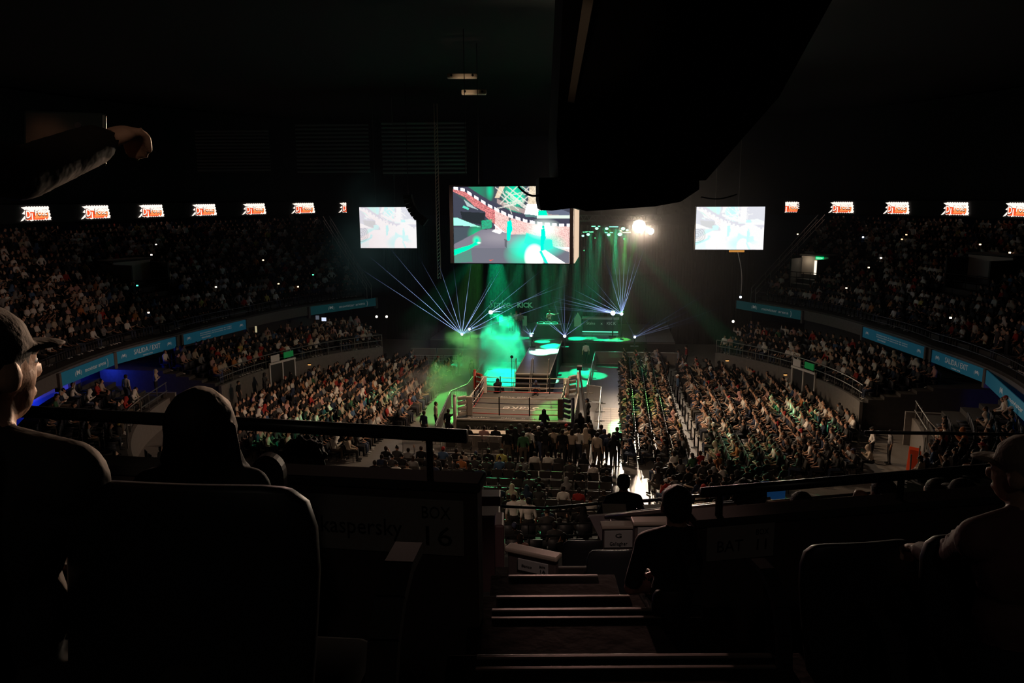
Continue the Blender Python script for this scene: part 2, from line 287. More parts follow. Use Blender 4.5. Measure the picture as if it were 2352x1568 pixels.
# ------------------------------------------------------------------ ribbon boards with the repeated logo
LW = glow('ribbon_white', (1, .86, .76), 1.25); LR = glow('ribbon_red', (1, .10, .025), 1.0); LO = glow('ribbon_orange', (1, .30, .09), 1.0); LD = glow('ribbon_dark', (.20, .02, .01), .5)
def logo_mesh():
    X, Y, N = Vector((1, 0, 0)), Vector((0, 1, 0)), Vector((0, 0, 1)); mb = MB()
    g = lambda P: [((x - .5)*2.75, (y - .5)*1.08) for x, y in P]
    mb.prism(g([(.16, .05), (.96, .04), (1, .2), (.95, .28), (.98, .42), (.94, .5), (.97, .68), (.93, .76), (.92, .95), (.1, .9), (.17, .72), (.09, .55), (.16, .5)]), X, Y, N, (0, 0, 0), .02, 0)
    for P in ([(0, 0), (.07, .03), (.16, .2), (.15, .36)], [(.07, .5), (.18, .42), (.18, .66)], [(.06, .93), (.2, .72), (.24, .98)]): mb.prism(g(P), X, Y, N, (0, 0, 0), .03, 0)
    for P in ([(.86, .42), (1.0, .2), (.9, .2)], [(.88, .7), (.98, .45), (.88, .5)], [(.9, .22), (.99, .02), (.84, .06)], [(.8, .2), (.84, .0), (.76, .08)]): mb.prism(g(P), X, Y, N, (0, 0, 0), .034, 0)
    mb.prism(g([(.18, .07), (.9, .06), (.9, .45), (.55, .58), (.19, .66)]), X, Y, N, (0, 0, .021), .012, 1)
    mb.prism(g([(.45, .14), (.9, .2), (.9, .55), (.48, .55)]), X, Y, N, (0, 0, .034), .006, 2)
    for i in range(9):
        mb.ball(((.22 + .085*i - .5)*2.75, .42, .03), (.13, .13, .03), 0, 8, 4); mb.ball(((.22 + .085*i - .5)*2.75, -.49, .03), (.045, .05, .02), 0, 6, 4)
    o = mb.build('logo', [LW, LR, LO, LD]); COL.objects.unlink(o); me = o.data
    bm = bmesh.new(); bm.from_mesh(me)
    for body, x, y, s, w, mi in (('D', -.72, -.10, .80, .50, 3), ('D', -.70, -.08, .66, .40, 0), ('J', -.37, -.22, .50, .2, 0), ('POSE', .42, .0, .56, 1.14, 3), ('POSE', .42, .03, .46, 1.05, 0)):
        c = bpy.data.curves.new('t', 'FONT'); c.body = body; c.align_x = c.align_y = 'CENTER'; c.resolution_u = 2; c.offset = .012; c.extrude = .001
        t = bpy.data.objects.new('t', c); COL.objects.link(t); bpy.context.view_layer.update()
        m2 = bpy.data.meshes.new_from_object(t.evaluated_get(bpy.context.evaluated_depsgraph_get())); bpy.data.objects.remove(t)
        xs = [v.co.x for v in m2.vertices]; m2.transform(Matrix.Translation((x, y, .05 if mi else .065)) @ Matrix.Diagonal((w/(max(xs) - min(xs)), s*1.25, 1, 1)))
        m2.polygons.foreach_set('material_index', [mi]*len(m2.polygons)); bm.from_mesh(m2)
    bm.to_mesh(me); bm.free(); bpy.data.objects.remove(o); return me
LOGO = logo_mesh()
def cut_logo(xc, keep_left):
    me = LOGO.copy(); bm = bmesh.new(); bm.from_mesh(me)
    bmesh.ops.bisect_plane(bm, geom=bm.verts[:] + bm.edges[:] + bm.faces[:], plane_co=(xc, 0, 0), plane_no=(1, 0, 0), clear_outer=keep_left, clear_inner=not keep_left)
    bm.to_mesh(me); bm.free(); return me
RB = 15.3
for sgn, nm, p0, p1, zb, cs in ((-1, 'left', -260, 792, 11.42, (-62, 77, 215, 343, 465, 580, 693, 800)), (1, 'right', 1797, 2600, 11.25, (1803, 1930, 2057, 2192, 2336))):
    t = empty('ribbon_screen', label='long curved LED ribbon repeating a red and white logo above the %s stand' % nm, cat='screen')
    A0, A1 = a_of_px(p0, RB, 12), a_of_px(p1, RB, 12); mb = MB()
    sweep(mb, [(RB + .05, zb - .12), (RB + .05, zb + 1.22), (RB + .45, zb + 1.22), (RB + .45, zb - .12)], A0, A1, 40, rf); mb.build('board', BLACK, t)
    for c in cs:
        a = a_of_px(c, RB, 12); P = bz(RB, a, zb + .55); d = (bz(RB, a + .01, 0) - bz(RB, a - .01, 0)); d.z = 0
        me = cut_logo(-.45, True) if c == 800 else cut_logo(-.5, False) if c == 1803 else LOGO
        o = bpy.data.objects.new('logo', me); COL.objects.link(o); o.parent = t; o.matrix_basis = frame(P, d, (0, 0, 1)) @ Matrix.Translation((.15 if c not in (800, 1803) else (.2 if c == 800 else .55), 0, .03))
# ------------------------------------------------------------------ blue fascia banners
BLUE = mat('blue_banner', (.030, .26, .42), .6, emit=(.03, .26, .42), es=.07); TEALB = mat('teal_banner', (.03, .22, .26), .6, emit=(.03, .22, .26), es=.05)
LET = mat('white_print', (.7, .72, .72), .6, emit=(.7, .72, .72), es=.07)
def banner(px0, px1, what, label):
    a0, a1 = a_of_px(px0, -.2, 3.65), a_of_px(px1, -.2, 3.65); P, Q = bz(-.22, a0, 3.62), bz(-.22, a1, 3.62); e = Q - P; e.z = 0; L = e.length; c = (P + Q)/2
    t = empty('fascia_banner', label=label, cat='banner'); r = e.normalized(); n = r.cross(Vector((0, 0, 1))); z = Vector((0, 0, 1))
    if n.dot(CAMP - c) < 0: r = -r; n = -n
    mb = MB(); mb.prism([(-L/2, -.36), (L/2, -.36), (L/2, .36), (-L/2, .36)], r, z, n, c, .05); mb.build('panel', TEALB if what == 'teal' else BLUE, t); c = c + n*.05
    def em(x, s):
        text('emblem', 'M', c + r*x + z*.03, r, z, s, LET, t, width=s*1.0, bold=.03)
        for k in (-1, 1): text('bracket', '(' if k < 0 else ')', c + r*(x + k*s*.85), r, z, s*.9, LET, t)
    if what == 'exit':
        text('lettering', 'SALIDA / EXIT', c + z*.06, r, z, .44, LET, t, width=L*.44); text('small_lettering', 'movistar arena', c - z*.24, r, z, .15, LET, t)
        em(-L*.38, .24); em(L*.38, .24)
    elif what == 'info':
        em(-L*.42, .22); em(L*.42, .22); text('lettering', 'movistar', c - r*L*.16 - z*.16, r, z, .2, LET, t, width=L*.14)
        for k in (0, .14): text('lettering', 'bienvenidos al escenario de todos', c + z*(.02 + k), r, z, .12, LET, t, width=L*.5)
    else:
        em(-L*.2, .34); text('lettering', 'movistar arena', c + r*L*.12, r, z, .33, LET, t, width=L*.4); text('bracket', ')', c + r*L*.36, r, z, .55, LET, t)
    for k in (-1, 1):   # the concrete bracket beside each banner
        mb = MB(); mb.bev(c + r*(k*(L/2 + .12)) - n*.1 - z*.12, (.2, .34, 1.0), .03, Matrix.Rotation(math.atan2(r.y, r.x), 3, 'Z')); mb.build('bracket_block', CONC, t)
banner(137, 260, 'name', 'blue movistar arena banner on the left balcony, nearest to the capped spectator'); banner(264, 402, 'exit', 'blue SALIDA / EXIT banner on the left balcony')
banner(419, 563, 'info', 'blue banner with small lines of print on the left balcony'); banner(712, 862, 'teal', 'teal movistar arena banner at the stage end of the left balcony')
banner(1692, 1841, 'teal', 'teal movistar arena banner at the stage end of the right balcony'); banner(1984, 2126, 'info', 'blue banner with small lines of print on the right balcony')
banner(2143, 2262, 'exit', 'blue SALIDA / EXIT banner on the right balcony'); banner(2268, 2420, 'name', 'blue movistar arena banner cut by the right edge of the picture')
# ------------------------------------------------------------------ vomitories in the stands, doors, small lamps
HOLES = []
def vomitory(px, py, w, lit, label):
    # find the row at that pixel
    best = min(((abs(pix(bz(.9 + UP_*k, a_of_px(px, .9 + UP_*k, UZ0 + URISE*k), UZ0 + URISE*k))[1] - py), k) for k in range(2, 15)))
    k = best[1]; dr, zz = .9 + UP_*k, UZ0 + URISE*k; a = a_of_px(px, dr, zz); P = bz(dr, a, zz); HOLES.append((a, dr, w))
    out = Vector((sin(a), cos(a), 0)); r = Vector((cos(a), -sin(a), 0)); z = Vector((0, 0, 1))
    if a < 0: r = r
    t = empty('stand_doorway', label=label, cat='doorway'); m3 = Matrix((r, out, z)).transposed()
    for s in (-1, 1):
        mb = MB(); mb.box(P + r*s*w/2 + out*1.0 + z*.9, (.12, 3.4, 2.4), M=m3); mb.build('side_wall', TIER, t)
    mb = MB(); mb.box(P + out*1.9 + z*2.35, (w + .2, 1.7, .1), M=m3); mb.build('lintel', TIER, t)
    mb = MB(); mb.box(P + out*1.25 + z*1.0, (w, .15, 2.5), M=m3); mb.build('back_wall', mat('pale_lobby_wall', (.42, .38, .33), .8), t)
    mb = MB()
    for h in (.55, 1.0): mb.tube([P - r*w*.5 - out*.7 + z*h, P + r*w*.5 - out*.7 + z*h], .03, 6)
    for s in range(5): q = P + r*(w*(s/4 - .5)) - out*.7; mb.tube([q - z*.4, q + z*1.0], .025, 6)
    mb.build('guard_rail', BLACK, t)
    if lit:
        mb = MB(); mb.box(P + out*1.12 + r*w*.17 + z*.95, (.75, .06, 1.9), M=m3); mb.build('lit_door', glow('lit_door', (1, .86, .66), 1.5), t)
        mb = MB(); mb.box(P + out*.9 + r*w*.24 + z*2.15, (.7, .08, .25), M=m3); mb.build('exit_sign', glow('exit_green', (.0, .8, .25), 1.0), t)
        text('lettering', 'SALIDA', P + out*.85 + r*w*.24 + z*2.15, r, z, .2, glow('exit_white', (.7, 1, .8), 1), t, width=.55)
        point('lobby_light', P + out*.6 - r*w*.2 + z*1.9, 10, (1, .8, .6), .1)
vomitory(1853, 652, 2.4, True, 'lit doorway with a green exit sign in the right upper stand')
vomitory(2235, 662, 3.6, False, 'dark unlit doorway with sloping side wall in the right upper stand'); vomitory(335, 668, 3.2, False, 'dark unlit doorway in the left upper stand')
def ground_door(px, py, side, label):
    P = atz(px, py, 0); P = az(18.80, math.atan2(P.x, P.y - 2), 0); a = math.atan2(P.x, P.y - 2); out = Vector((sin(a), cos(a), 0)); r = Vector((cos(a), -sin(a), 0)); z = Vector((0, 0, 1)); m3 = Matrix((r, out, z)).transposed()
    t = empty('floor_door', label=label, cat='door'); mb = MB(); mb.bev(P + z*.95, (2.4, .12, 1.9), .02, m3); mb.build('leaf', mat('dark_door', (.05, .05, .05), .6), t)
    for s in (-1.2, 0, 1.2): mb = MB(); mb.box(P + r*s - out*.08 + z*.95, (.09, .1, 1.9), M=m3); mb.build('jamb', WHITE, t)
    mb = MB(); mb.box(P - out*.1 + z*1.92, (2.5, .14, .12), M=m3); mb.build('head', WHITE, t)
    mb = MB(); mb.box(P - out*.12 + r*.6 + z*2.3, (.9, .06, .4), M=m3); mb.build('exit_sign', mat('exit_panel', (.02, .3, .08), .5, emit=(.02, .4, .1), es=.12), t)
    mb = MB(); mb.box(P - out*.12 - r*.7 + z*2.25, (.8, .06, .45), M=m3); mb.build('notice', WHITE, t)
ground_door(628, 888, -1, 'white framed double door with green sign in the left floor wall'); ground_door(1890, 912, 1, 'white framed double door with a notice in the right floor wall')
for k, (x, y, lab) in enumerate(((865, 727, 'round white lamp under the left balcony end, left of a pair'), (888, 727, 'round white lamp under the left balcony end, right of a pair'), (1684, 738, 'round white lamp under the right balcony end'))):
    t = empty('bulkhead_lamp', label=lab, cat='lamp'); P = aty(x, y, 22.5); mb = MB(); mb.ball(P, .11, 0, 12, 8); mb.build('globe', glow('lamp_globe', (1, .93, .8), 1.6), t)
    mb = MB(); mb.bev(P + Vector((0, .14, 0)), (.2, .12, .2), .02); mb.build('base', BLACK, t)
t = empty('wall_monitor', label='small bright monitor beside a darker one under the left balcony', cat='screen')
for x, y, w, h, s in ((744, 733, .34, .26, 1.0), (729, 729, .26, .3, .12)):
    P = aty(x, y, 13.5); mb = MB(); mb.box(P, (w, .04, h)); mb.build('display', glow('monitor_%d' % (s*10), (.7, .8, 1), s), t); mb = MB(); mb.bev(P + Vector((0, .06, 0)), (w + .06, .06, h + .06), .01); mb.build('case', BLACK, t)
t = empty('strip_lamp', label='small upright yellowish strip lamp under the left balcony', cat='lamp'); P = aty(588, 756, 11.0)
mb = MB(); mb.box(P, (.13, .05, .45)); mb.build('tube', glow('strip_yellow', (1, .85, .5), .4), t); mb = MB(); mb.bev(P + Vector((0, .06, 0)), (.2, .06, .52), .01); mb.build('housing', BLACK, t)
for x, y, z in ((1742, 814, 1.2), (1880, 853, 1.2), (650, 827, 1.2)):
    P = atz(x, y, z); P = az(18.74, math.atan2(P.x, P.y - 2), z); t = empty('step_lamp', label={1742: 'small amber wall lamp on the right floor wall, far one', 1880: 'small amber wall lamp on the right floor wall, near one', 650: 'small amber wall lamp on the left floor wall'}[x], cat='lamp')
    mb = MB(); mb.ball(P, (.14, .08, .05), 0, 8, 5); mb.build('glass', glow('amber', (1, .5, .15), .8), t); mb = MB(); mb.bev(P + Vector((0, 0, .08)), (.24, .14, .06), .01); mb.build('hood', DARK, t)
for side, x, y in ((-1, 205, 850), (1, 2330, 930)):   # blue lit lobby partitions under the balcony
    a = side*R_(101); P = az(27.6, a, 1.9); mb = MB(); mb.box(P, (.15, 7.5, 2.9), -a + pi/2); struct(mb.build('wall_lobby_' + ('left' if side < 0 else 'right'), mat('lobby_partition', (.3, .33, .5), .7)))
# ------------------------------------------------------------------ boxing ring
X, Y, Z = Vector((1, 0, 0)), Vector((0, 1, 0)), Vector((0, 0, 1))
ZM, HI, HO = 1.5, 2.44, 3.1
ring = empty('boxing_ring', label='raised boxing ring with grey printed canvas and four ropes in front of the catwalk', cat='boxing ring')
mb = MB(); mb.bev((0, 0, ZM - .06), (2*HO, 2*HO, .12), .03); mb.build('canvas', mat('ring_canvas', (.125, .115, .10), .55, bump=.15, scale=2.5, var=.3), ring)
mb = MB()
for s in range(4):
    for i in range(24):
        q = -HO + 2*HO*(i + .5)/24; d = HO + .02 + (.02 if i % 2 else 0); c = (q, -d, .69) if s == 0 else (q, d, .69) if s == 1 else (-d, q, .69) if s == 2 else (d, q, .69)
        mb.box(c, (.26, .04, 1.38) if s < 2 else (.04, .26, 1.38))
mb.build('skirt', mat('ring_skirt', (.035, .04, .035), .8), ring)
mb = MB()
for s in (-1, 1): mb.box((0, s*HO, ZM - .01), (2*HO, .05, .05)); mb.box((s*HO, 0, ZM - .01), (.05, 2*HO, .05))
mb.build('edge_trim', mat('pale_trim', (.7, .66, .6), .5), ring)
PR = mat('mat_print', (.75, .7, .64), .6)
text('mat_lettering', 'Stake', (.15, -.7, ZM + .002), -X, -Y, 1.15, PR, ring, width=2.0, shear=.25)
for x, b in ((-.95, 'Stake'), (.05, 'KICK')): text('mat_lettering', b, (x, 1.75, ZM + .002), X, Y, .36, PR, ring, width=.85)
for x, b, w in ((-1.9, 'Stake', 1.2), (-.3, 'KICK', .8), (.75, 'Stake', .8)): text('mat_lettering', b, (x, -2.72, ZM + .002), X, Y, .34, PR, ring, width=w)
for x, b, w in ((-1.6, 'KICK', .9), (.1, 'Stake', 1.2), (1.7, 'KICK', .9)): text('skirt_lettering', b, (x, -HO - .07, .95), X, Z, .5, mat('grey_print', (.3, .3, .3), .7), ring, width=w)
PADC = {(-1, -1): (.62, .55, .47), (1, -1): (.025, .03, .06), (-1, 1): (.42, .06, .03), (1, 1): (.6, .52, .44)}
ROPH = (1.02, .74, .45, .17); ROPC = ((.62, .5, .42), (.03, .03, .05), (.7, .6, .52), (.45, .05, .04))
for (sx, sy), c in PADC.items():
    pm = mat('corner_pad_%d%d' % (sx, sy), c, .5); t = ring
    mb = MB(); mb.tube([(sx*HO, sy*HO, 0), (sx*HO, sy*HO, ZM + 1.22)], .09, 12); mb.ball((sx*HO, sy*HO, ZM + 1.24), .09)
    post = mb.build('corner_post', mat('post_navy', (.03, .035, .06), .4) if (sx, sy) == (1, -1) else mat('post_red', (.35, .05, .03), .4) if (sx, sy) == (-1, 1) else mat('post_pale', (.55, .5, .44), .4), ring, True)
    m3 = Matrix.Rotation(pi/4*(1 if sx*sy > 0 else -1), 3, 'Z')
    mb = MB(); mb.bev((sx*HI, sy*HI, ZM + .54), (.34, .15, 1.06), .05, Matrix.Rotation(0, 3, 'Z')); mb.build('corner_pad', mat('pad_white', (.66, .58, .5), .5) if (sx, sy) != (1, -1) else mat('pad_brown', (.10, .06, .055), .5), ring)
    for h in ROPH:
        mb = MB(); mid = Vector((sx*(HI + HO)/2, sy*(HI + HO)/2, ZM + h + .04)); mb.bev(mid, (.52, .16, .2), .05, m3); mb.build('turnbuckle_cover', pm, ring)
for side in range(4):
    a, b = [((-1, -1), (1, -1)), ((1, -1), (1, 1)), ((1, 1), (-1, 1)), ((-1, 1), (-1, -1))][side]
    for h, c in zip(ROPH, ROPC):
        P, Q = Vector((a[0]*HI, a[1]*HI, ZM + h)), Vector((b[0]*HI, b[1]*HI, ZM + h)); mb = MB()
        mb.tube([P + (Q - P)*i/8 - Z*(.03*sin(pi*i/8)) for i in range(9)], .024, 8)
        mb.build('rope', mat('rope_%d' % (c[0]*100), c, .6), ring, True)
    for q in ((.33, .66) if side == 0 else (.2, .8) if side == 2 else (.33, .66)):
        P = Vector((a[0]*HI, a[1]*HI, ZM)); Q = Vector((b[0]*HI, b[1]*HI, ZM)); p = P + (Q - P)*q; mb = MB(); mb.box(p + Z*.58, (.06, .06, 1.0)); mb.build('rope_spacer', BLACK, ring)
# ------------------------------------------------------------------ catwalk, steps, stage
cw = empty('catwalk', label='long raised catwalk with dark skirts running from the ring to the stage', cat='catwalk')
CY0, CY1, CZ = 6.75, 18.9, 1.8
mb = MB()
for i in range(6): mb.bev((0, CY0 + (CY1 - CY0)*(i + .5)/6, CZ - .06), (2.2, (CY1 - CY0)/6 - .015, .12), .01)
mb.build('deck', mat('deck_grey', (.20, .185, .15), .45, bump=.05, var=.2, scale=2), cw)
mb = MB()
for s in (-1, 1): mb.box((s*1.11, (CY0 + CY1)/2, CZ), (.05, CY1 - CY0, .05))
mb.box((0, CY0 - .01, CZ), (2.24, .05, .05)); mb.build('edge_trim', mat('pale_trim', (.7, .66, .6), .5), cw)
mb = MB()
for s in (-1, 1):
    for i in range(60): mb.box((s*(1.08 + .02*(i % 2)), CY0 + (CY1 - CY0)*(i + .5)/60, .85), (.04, (CY1 - CY0)/60 + .01, 1.68))
mb.box((0, CY0 + .05, .85), (2.1, .05, 1.68)); mb.build('skirt', BLACK, cw)
TREAD = mat('tread_grey', (.22, .19, .16), .6)
for s, lab in ((-1, 'left'), (1, 'right')):
    t = empty('stage_steps', label='%s of the two flights of steps from the catwalk down to the ring side' % lab, cat='steps', group='steps at the catwalk end'); cx = s*.55
    for k in range(6): mb = MB(); z = CZ - .28*(k + 1); mb.bev((cx, CY0 - .12 - .26*k, z), (.95, .27, .05), .01); mb.build('step', TREAD, t)
    for q in (-.5, .5):
        mb = MB(); mb.prism([(0, 0), (1.6, -1.7), (1.6, -1.62), (0, .08)], -Y, Z, X, (cx + q, CY0 - .02, CZ - .25), .03); mb.build('stringer', DSTEEL, t)
        mb = MB(); mb.tube([(cx + q, CY0 + .3, CZ), (cx + q, CY0 + .3, CZ + .95), (cx + q, CY0 - .1, CZ + .95), (cx + q, CY0 - 1.6, .95), (cx + q, CY0 - 1.6, 0)], .024, 8); mb.build('handrail', mat('rail_grey', (.35, .3, .25), .4, .6), t, True)
t = empty('stage', label='wide black stage with a dark front behind the catwalk', cat='stage'); mb = MB()
for i in range(9): mb.bev((-9.5 + 19.4*(i + .5)/9, 23.4, 1.74), (19.4/9 - .01, 9.0, .12), .01)
mb.build('deck', mat('stage_deck', (.10, .10, .10), .35, var=.2, scale=2), t)
mb = MB()
for i in range(90): mb.box((-9.5 + 19.4*(i + .5)/90, 18.92 + .02*(i % 2), .84), (.22, .03, 1.68))
mb.build('skirt', BLACK, t); mb = MB(); mb.box((.2, 18.9, 1.79), (19.4, .04, .04)); mb.build('edge_trim', DARK, t)
mb = MB()
for i in range(130): a = -16 + 33*(i + .5)/130; mb.prism([(0, 0), (.13, .07), (.26, 0), (.26, .03), (.13, .1), (0, .03)], X, Y, Z, (a, 28.1, 0), 10.5)
tag(mb.build('back_drape', mat('black_drape', (.007, .0075, .008), .95, spec=.1)), 'tall black pleated drape hanging behind the stage', 'curtain')
for x, y, b, w, s, lab, m in ((1146, 699, 'Stake', 2.0, 1.0, 'grey script sign on the drape behind the stage', mat('sign_grey', (.5, .5, .5), .6)), (1174, 702, 'x', .3, .4, 'small x sign between the two words behind the stage', mat('sign_grey', (.5, .5, .5), .6)), (1205, 701, 'KICK', 1.4, .62, 'bold block word sign on the drape behind the stage', mat('sign_white', (.85, .85, .85), .6))):
    o = text('drape_sign', b, aty(x, y, 28.02), X, Z, s, m, None, width=w, extrude=.02, bold=.04 if b == 'KICK' else 0, shear=.25 if b == 'Stake' else 0); tag(o, lab, 'sign')
# dj riser, desk, side counter, backdrop flats
t = empty('dj_booth', label='dark DJ riser with a narrow desk of equipment in the middle of the stage', cat='dj booth'); P = Vector((-.05, 20.6, 1.8))
mb = MB(); mb.prism([(-1.15, 0), (1.15, 0), (.95, 1.05), (-.95, 1.05)], X, Z, Y, P - Y*.5, 1.0); mb.build('riser', BLACK, t)
mb = MB(); mb.bev(P + Z*1.09, (2.05, .8, .07), .02); mb.build('desk_top', mat('desk_grey', (.4, .4, .4), .4), t)
for x, w in ((-.65, .42), (-.1, .5), (.45, .42)):
    mb = MB(); mb.bev(P + Vector((x, 0, 1.17)), (w, .42, .09), .02); mb.tube([P + Vector((x, 0, 1.21)), P + Vector((x, 0, 1.235))], .15, 16); mb.build('player', DARK, t)
mb = MB(); mb.bev(P + Vector((.85, .05, 1.2)), (.28, .3, .2), .02); mb.build('laptop', DARK, t)
t = empty('side_counter', label='long dark lettered counter with bright green light strip on the right of the stage', cat='counter'); P = Vector((4.05, 23.6, 1.8))
mb = MB(); mb.bev(P + Z*.55, (2.9, .8, 1.1), .03); mb.build('body', DARK, t); mb = MB(); mb.bev(P + Z*1.14, (3.1, .95, .09), .02); mb.build('top', mat('desk_grey', (.4, .4, .4), .4), t)
mb = MB(); mb.box(P + Vector((0, -.9, .12)), (2.95, .07, .06)); mb.build('light_strip', glow('green_strip', (.12, 1, .5), 1.6), t)
for x, b in ((-.8, 'Stake'), (.1, 'x'), (.9, 'KICK')): text('lettering', b, P + Vector((x, -.41, .75)), X, Z, .34, mat('sign_white', (.85, .85, .85), .6), t)
for k, (x, y, w, h, lab) in enumerate(((1163, 742, 1.3, 1.15, 'pale square flat standing at the back left of the stage'), (1205, 742, .4, 1.3, 'narrow pale banner stand at the back of the stage'), (1327, 737, .62, 1.5, 'pale pointed tent shaped banner behind the DJ'))):
    P = aty(x, y, 26); mb = MB(); hw = w/2
    mb.prism([(-hw, -h/2), (hw, -h/2), (hw, h*.15), (0 if k == 2 else hw, h/2), (-hw*(.02 if k == 2 else 1), h/2), (-hw, h*.15)], X, Z, Y, P, .06); fl = empty('stage_flat', label=lab, cat='flat'); mb.build('panel', mat('flat_white', (.55, .55, .52), .8), fl)
    mb = MB(); mb.box((P.x, P.y + .3, (P.z - h/2 + 1.8)/2), (.05, .05, P.z - h/2 - 1.8 + .02)); mb.tube([P + Y*.07, (P.x, P.y + .5, 1.8)], .025, 6); mb.build('brace', BLACK, fl)
# ------------------------------------------------------------------ laser projectors and their beams
BEAM = attr_emission('laser_light', True, 1.0, 'beam')
def beam(P, Q, r, s, par, col=(.36, .50, 1.0)):
    n = 5; k = 14; u = (Q - P).normalized(); a = u.cross(Y).normalized(); b = u.cross(a); V = []; F = []; C = []
    for i in range(k + 1):
        q = P + (Q - P)*i/k; w = .72*s*(1 - i/k)**1.8*(.55 + .9*rng.random()) + s*.03*(1 - i/k); C += [[w*c for c in col]]*n
        V += [q + (a*cos(2*pi*j/n) + b*sin(2*pi*j/n))*r*.62 for j in range(n)]
    for i in range(k): F += [(i*n + j, i*n + (j + 1) % n, (i + 1)*n + (j + 1) % n, (i + 1)*n + j) for j in range(n)]
    me = bpy.data.meshes.new('laser_beam'); me.from_pydata(V, [], F); at_ = me.color_attributes.new('beam', 'FLOAT_COLOR', 'POINT')
    at_.data.foreach_set('color', np.concatenate([np.array(C), np.ones((len(C), 1))], 1).astype(np.float32).ravel()); me.materials.append(BEAM)
    o = bpy.data.objects.new('laser_beam', me); COL.objects.link(o); o.parent = par
LENS = glow('laser_lens', (.72, .80, 1), 9)
def laser(px, py, y, tgts, lab, r=.02, s=1.6, lens=.12, stand=1.8):
    P = aty(px, py, y); t = empty('laser_projector', label=lab, cat='laser')
    mb = MB(); mb.bev(P + Y*.28, (.36, .4, .3), .03); mb.build('housing', BLACK, t)
    mb = MB(); mb.tube([(P.x, P.y + .28, stand), (P.x, P.y + .28, P.z - .14)], .05, 8); mb.box((P.x, P.y + .28, stand + .02), (.6, .5, .04)); mb.build('stand', BLACK, t)
    mb = MB(); mb.ball(P + Y*.04, (lens*.7, .05, lens*.7)); mb.build('lens', LENS, t)
    for (x, y2, s2) in tgts: beam(P, aty(x, y2, y - 1.5 if x % 2 else y + .5), r, s*s2, t)
laser(1061, 768, 15, [(820, 612, .8), (838, 580, .9), (884, 556, 1.1), (952, 572, .35), (1003, 592, 1.1), (1040, 600, .35), (1084, 592, 1.0), (1166, 590, 1.2), (1150, 600, .5), (1262, 606, .9), (1300, 640, .9), (1338, 672, .5), (1222, 600, .3)], 'laser projector on the left of the stage front fanning long blue white beams')
laser(1220, 771, 15.6, [(1196, 752, 1.3), (1204, 744, 1.2), (1216, 748, .9), (1232, 744, 1.3), (1238, 738, 1.2)], 'laser projector left of the DJ booth with a burst of short beams', .02, 1.1)
laser(1297, 772, 15.9, [(1232, 722, 1.3), (1238, 716, 1.0), (1262, 660, .5), (1282, 652, .5), (1296, 640, .6), (1318, 700, .7), (1331, 704, .7), (1366, 722, .7), (1400, 700, .4), (1254, 730, .8)], 'laser projector right of the DJ booth fanning fine beams', .014, 1.0, .15)
laser(1458, 774, 16.6, [(1700, 690, .25), (1560, 722, .35), (1602, 704, .3), (1660, 650, .25), (1640, 724, .25), (1540, 690, .15), (1420, 700, .15)], 'laser projector on the right of the stage front with faint beams', .016, .7)
laser(1127, 717, 21.3, [(1162, 700, 6), (1156, 714, 5), (1180, 690, .7), (1342, 640, .3)], 'very bright laser projector high at the left back of the stage', .03, 1.2, .24)
laser(1428, 721, 20.6, [(1380, 560, .6), (1392, 590, .8), (1405, 560, .8), (1420, 575, .9), (1436, 560, 1.1), (1450, 580, 1.2), (1470, 560, 1.2), (1486, 552, 1.3), (1330, 640, .8), (1300, 656, 1.2), (1280, 672, 1.1), (1246, 676, .9), (1262, 690, .8), (1238, 700, .6), (1340, 612, .5), (1352, 700, 1.2), (1210, 704, .4), (1290, 688, .9)], 'laser projector at the right back of the stage fanning beams up and to the left', .016, 1.2, .16)
laser(1408, 719, 20.8, [(1352, 708, 2.2), (1340, 700, 1.4), (1330, 684, .8)], 'bright low laser projector beside the one at the right back of the stage', .03, 1.2, .26)
laser(1078, 756, 16.0, [(1090, 752, 3), (1100, 746, 2)], 'small laser projector just right of the left stage front one', .02, 1.2, .13)
# ------------------------------------------------------------------ truss with lamps above the stage
t = empty('lighting_truss', label='dark lighting truss above the stage', cat='truss'); mb = MB(); z0 = 11.0
for dy, dz in ((0, 0), (.5, 0), (.25, .45)): mb.tube([(-8, 24.4 + dy, z0 + dz), (9, 24.4 + dy, z0 + dz)], .04, 6)
for i in range(34): x = -8 + .5*i; mb.tube([(x, 24.4, z0), (x + .25, 24.65, z0 + .45), (x + .5, 24.9, z0)], .022, 5)
for x in (-8, -2, 4, 9): mb.tube([(x, 24.65, z0 + .4), (x, 24.65, 21)], .015, 5)
mb.build('frame', DSTEEL, t)
GL = glow('green_lens', (.25, 1, .55), 3.2); GD = glow('green_lens_dim', (.12, .9, .35), 1.0)
def fixture(px, py, r, gm, lab, y=24.1):
    P = aty(px, py, y); t = empty('stage_lamp', label=lab, cat='stage lamp'); d = Vector((0, -.8, -.6)); m3 = d.to_track_quat('-Z', 'Y').to_matrix()
    mb = MB(); mb.tube([P - d.normalized()*.42, P - d.normalized()*.03], [r*.8, r*1.15], 12); mb.build('housing', BLACK, t, True)
    mb = MB(); mb.ball(P, (r, r, .04), 0, 12, 6, M=m3); mb.build('lens', gm, t)
    mb = MB(); mb.tube([P + X*(r + .06) - d*.2, P + X*(r + .06) + Z*.35, P + Vector((-r - .06, 0, .35)), P - X*(r + .06) - d*.2], .02, 6); mb.build('yoke', BLACK, t)
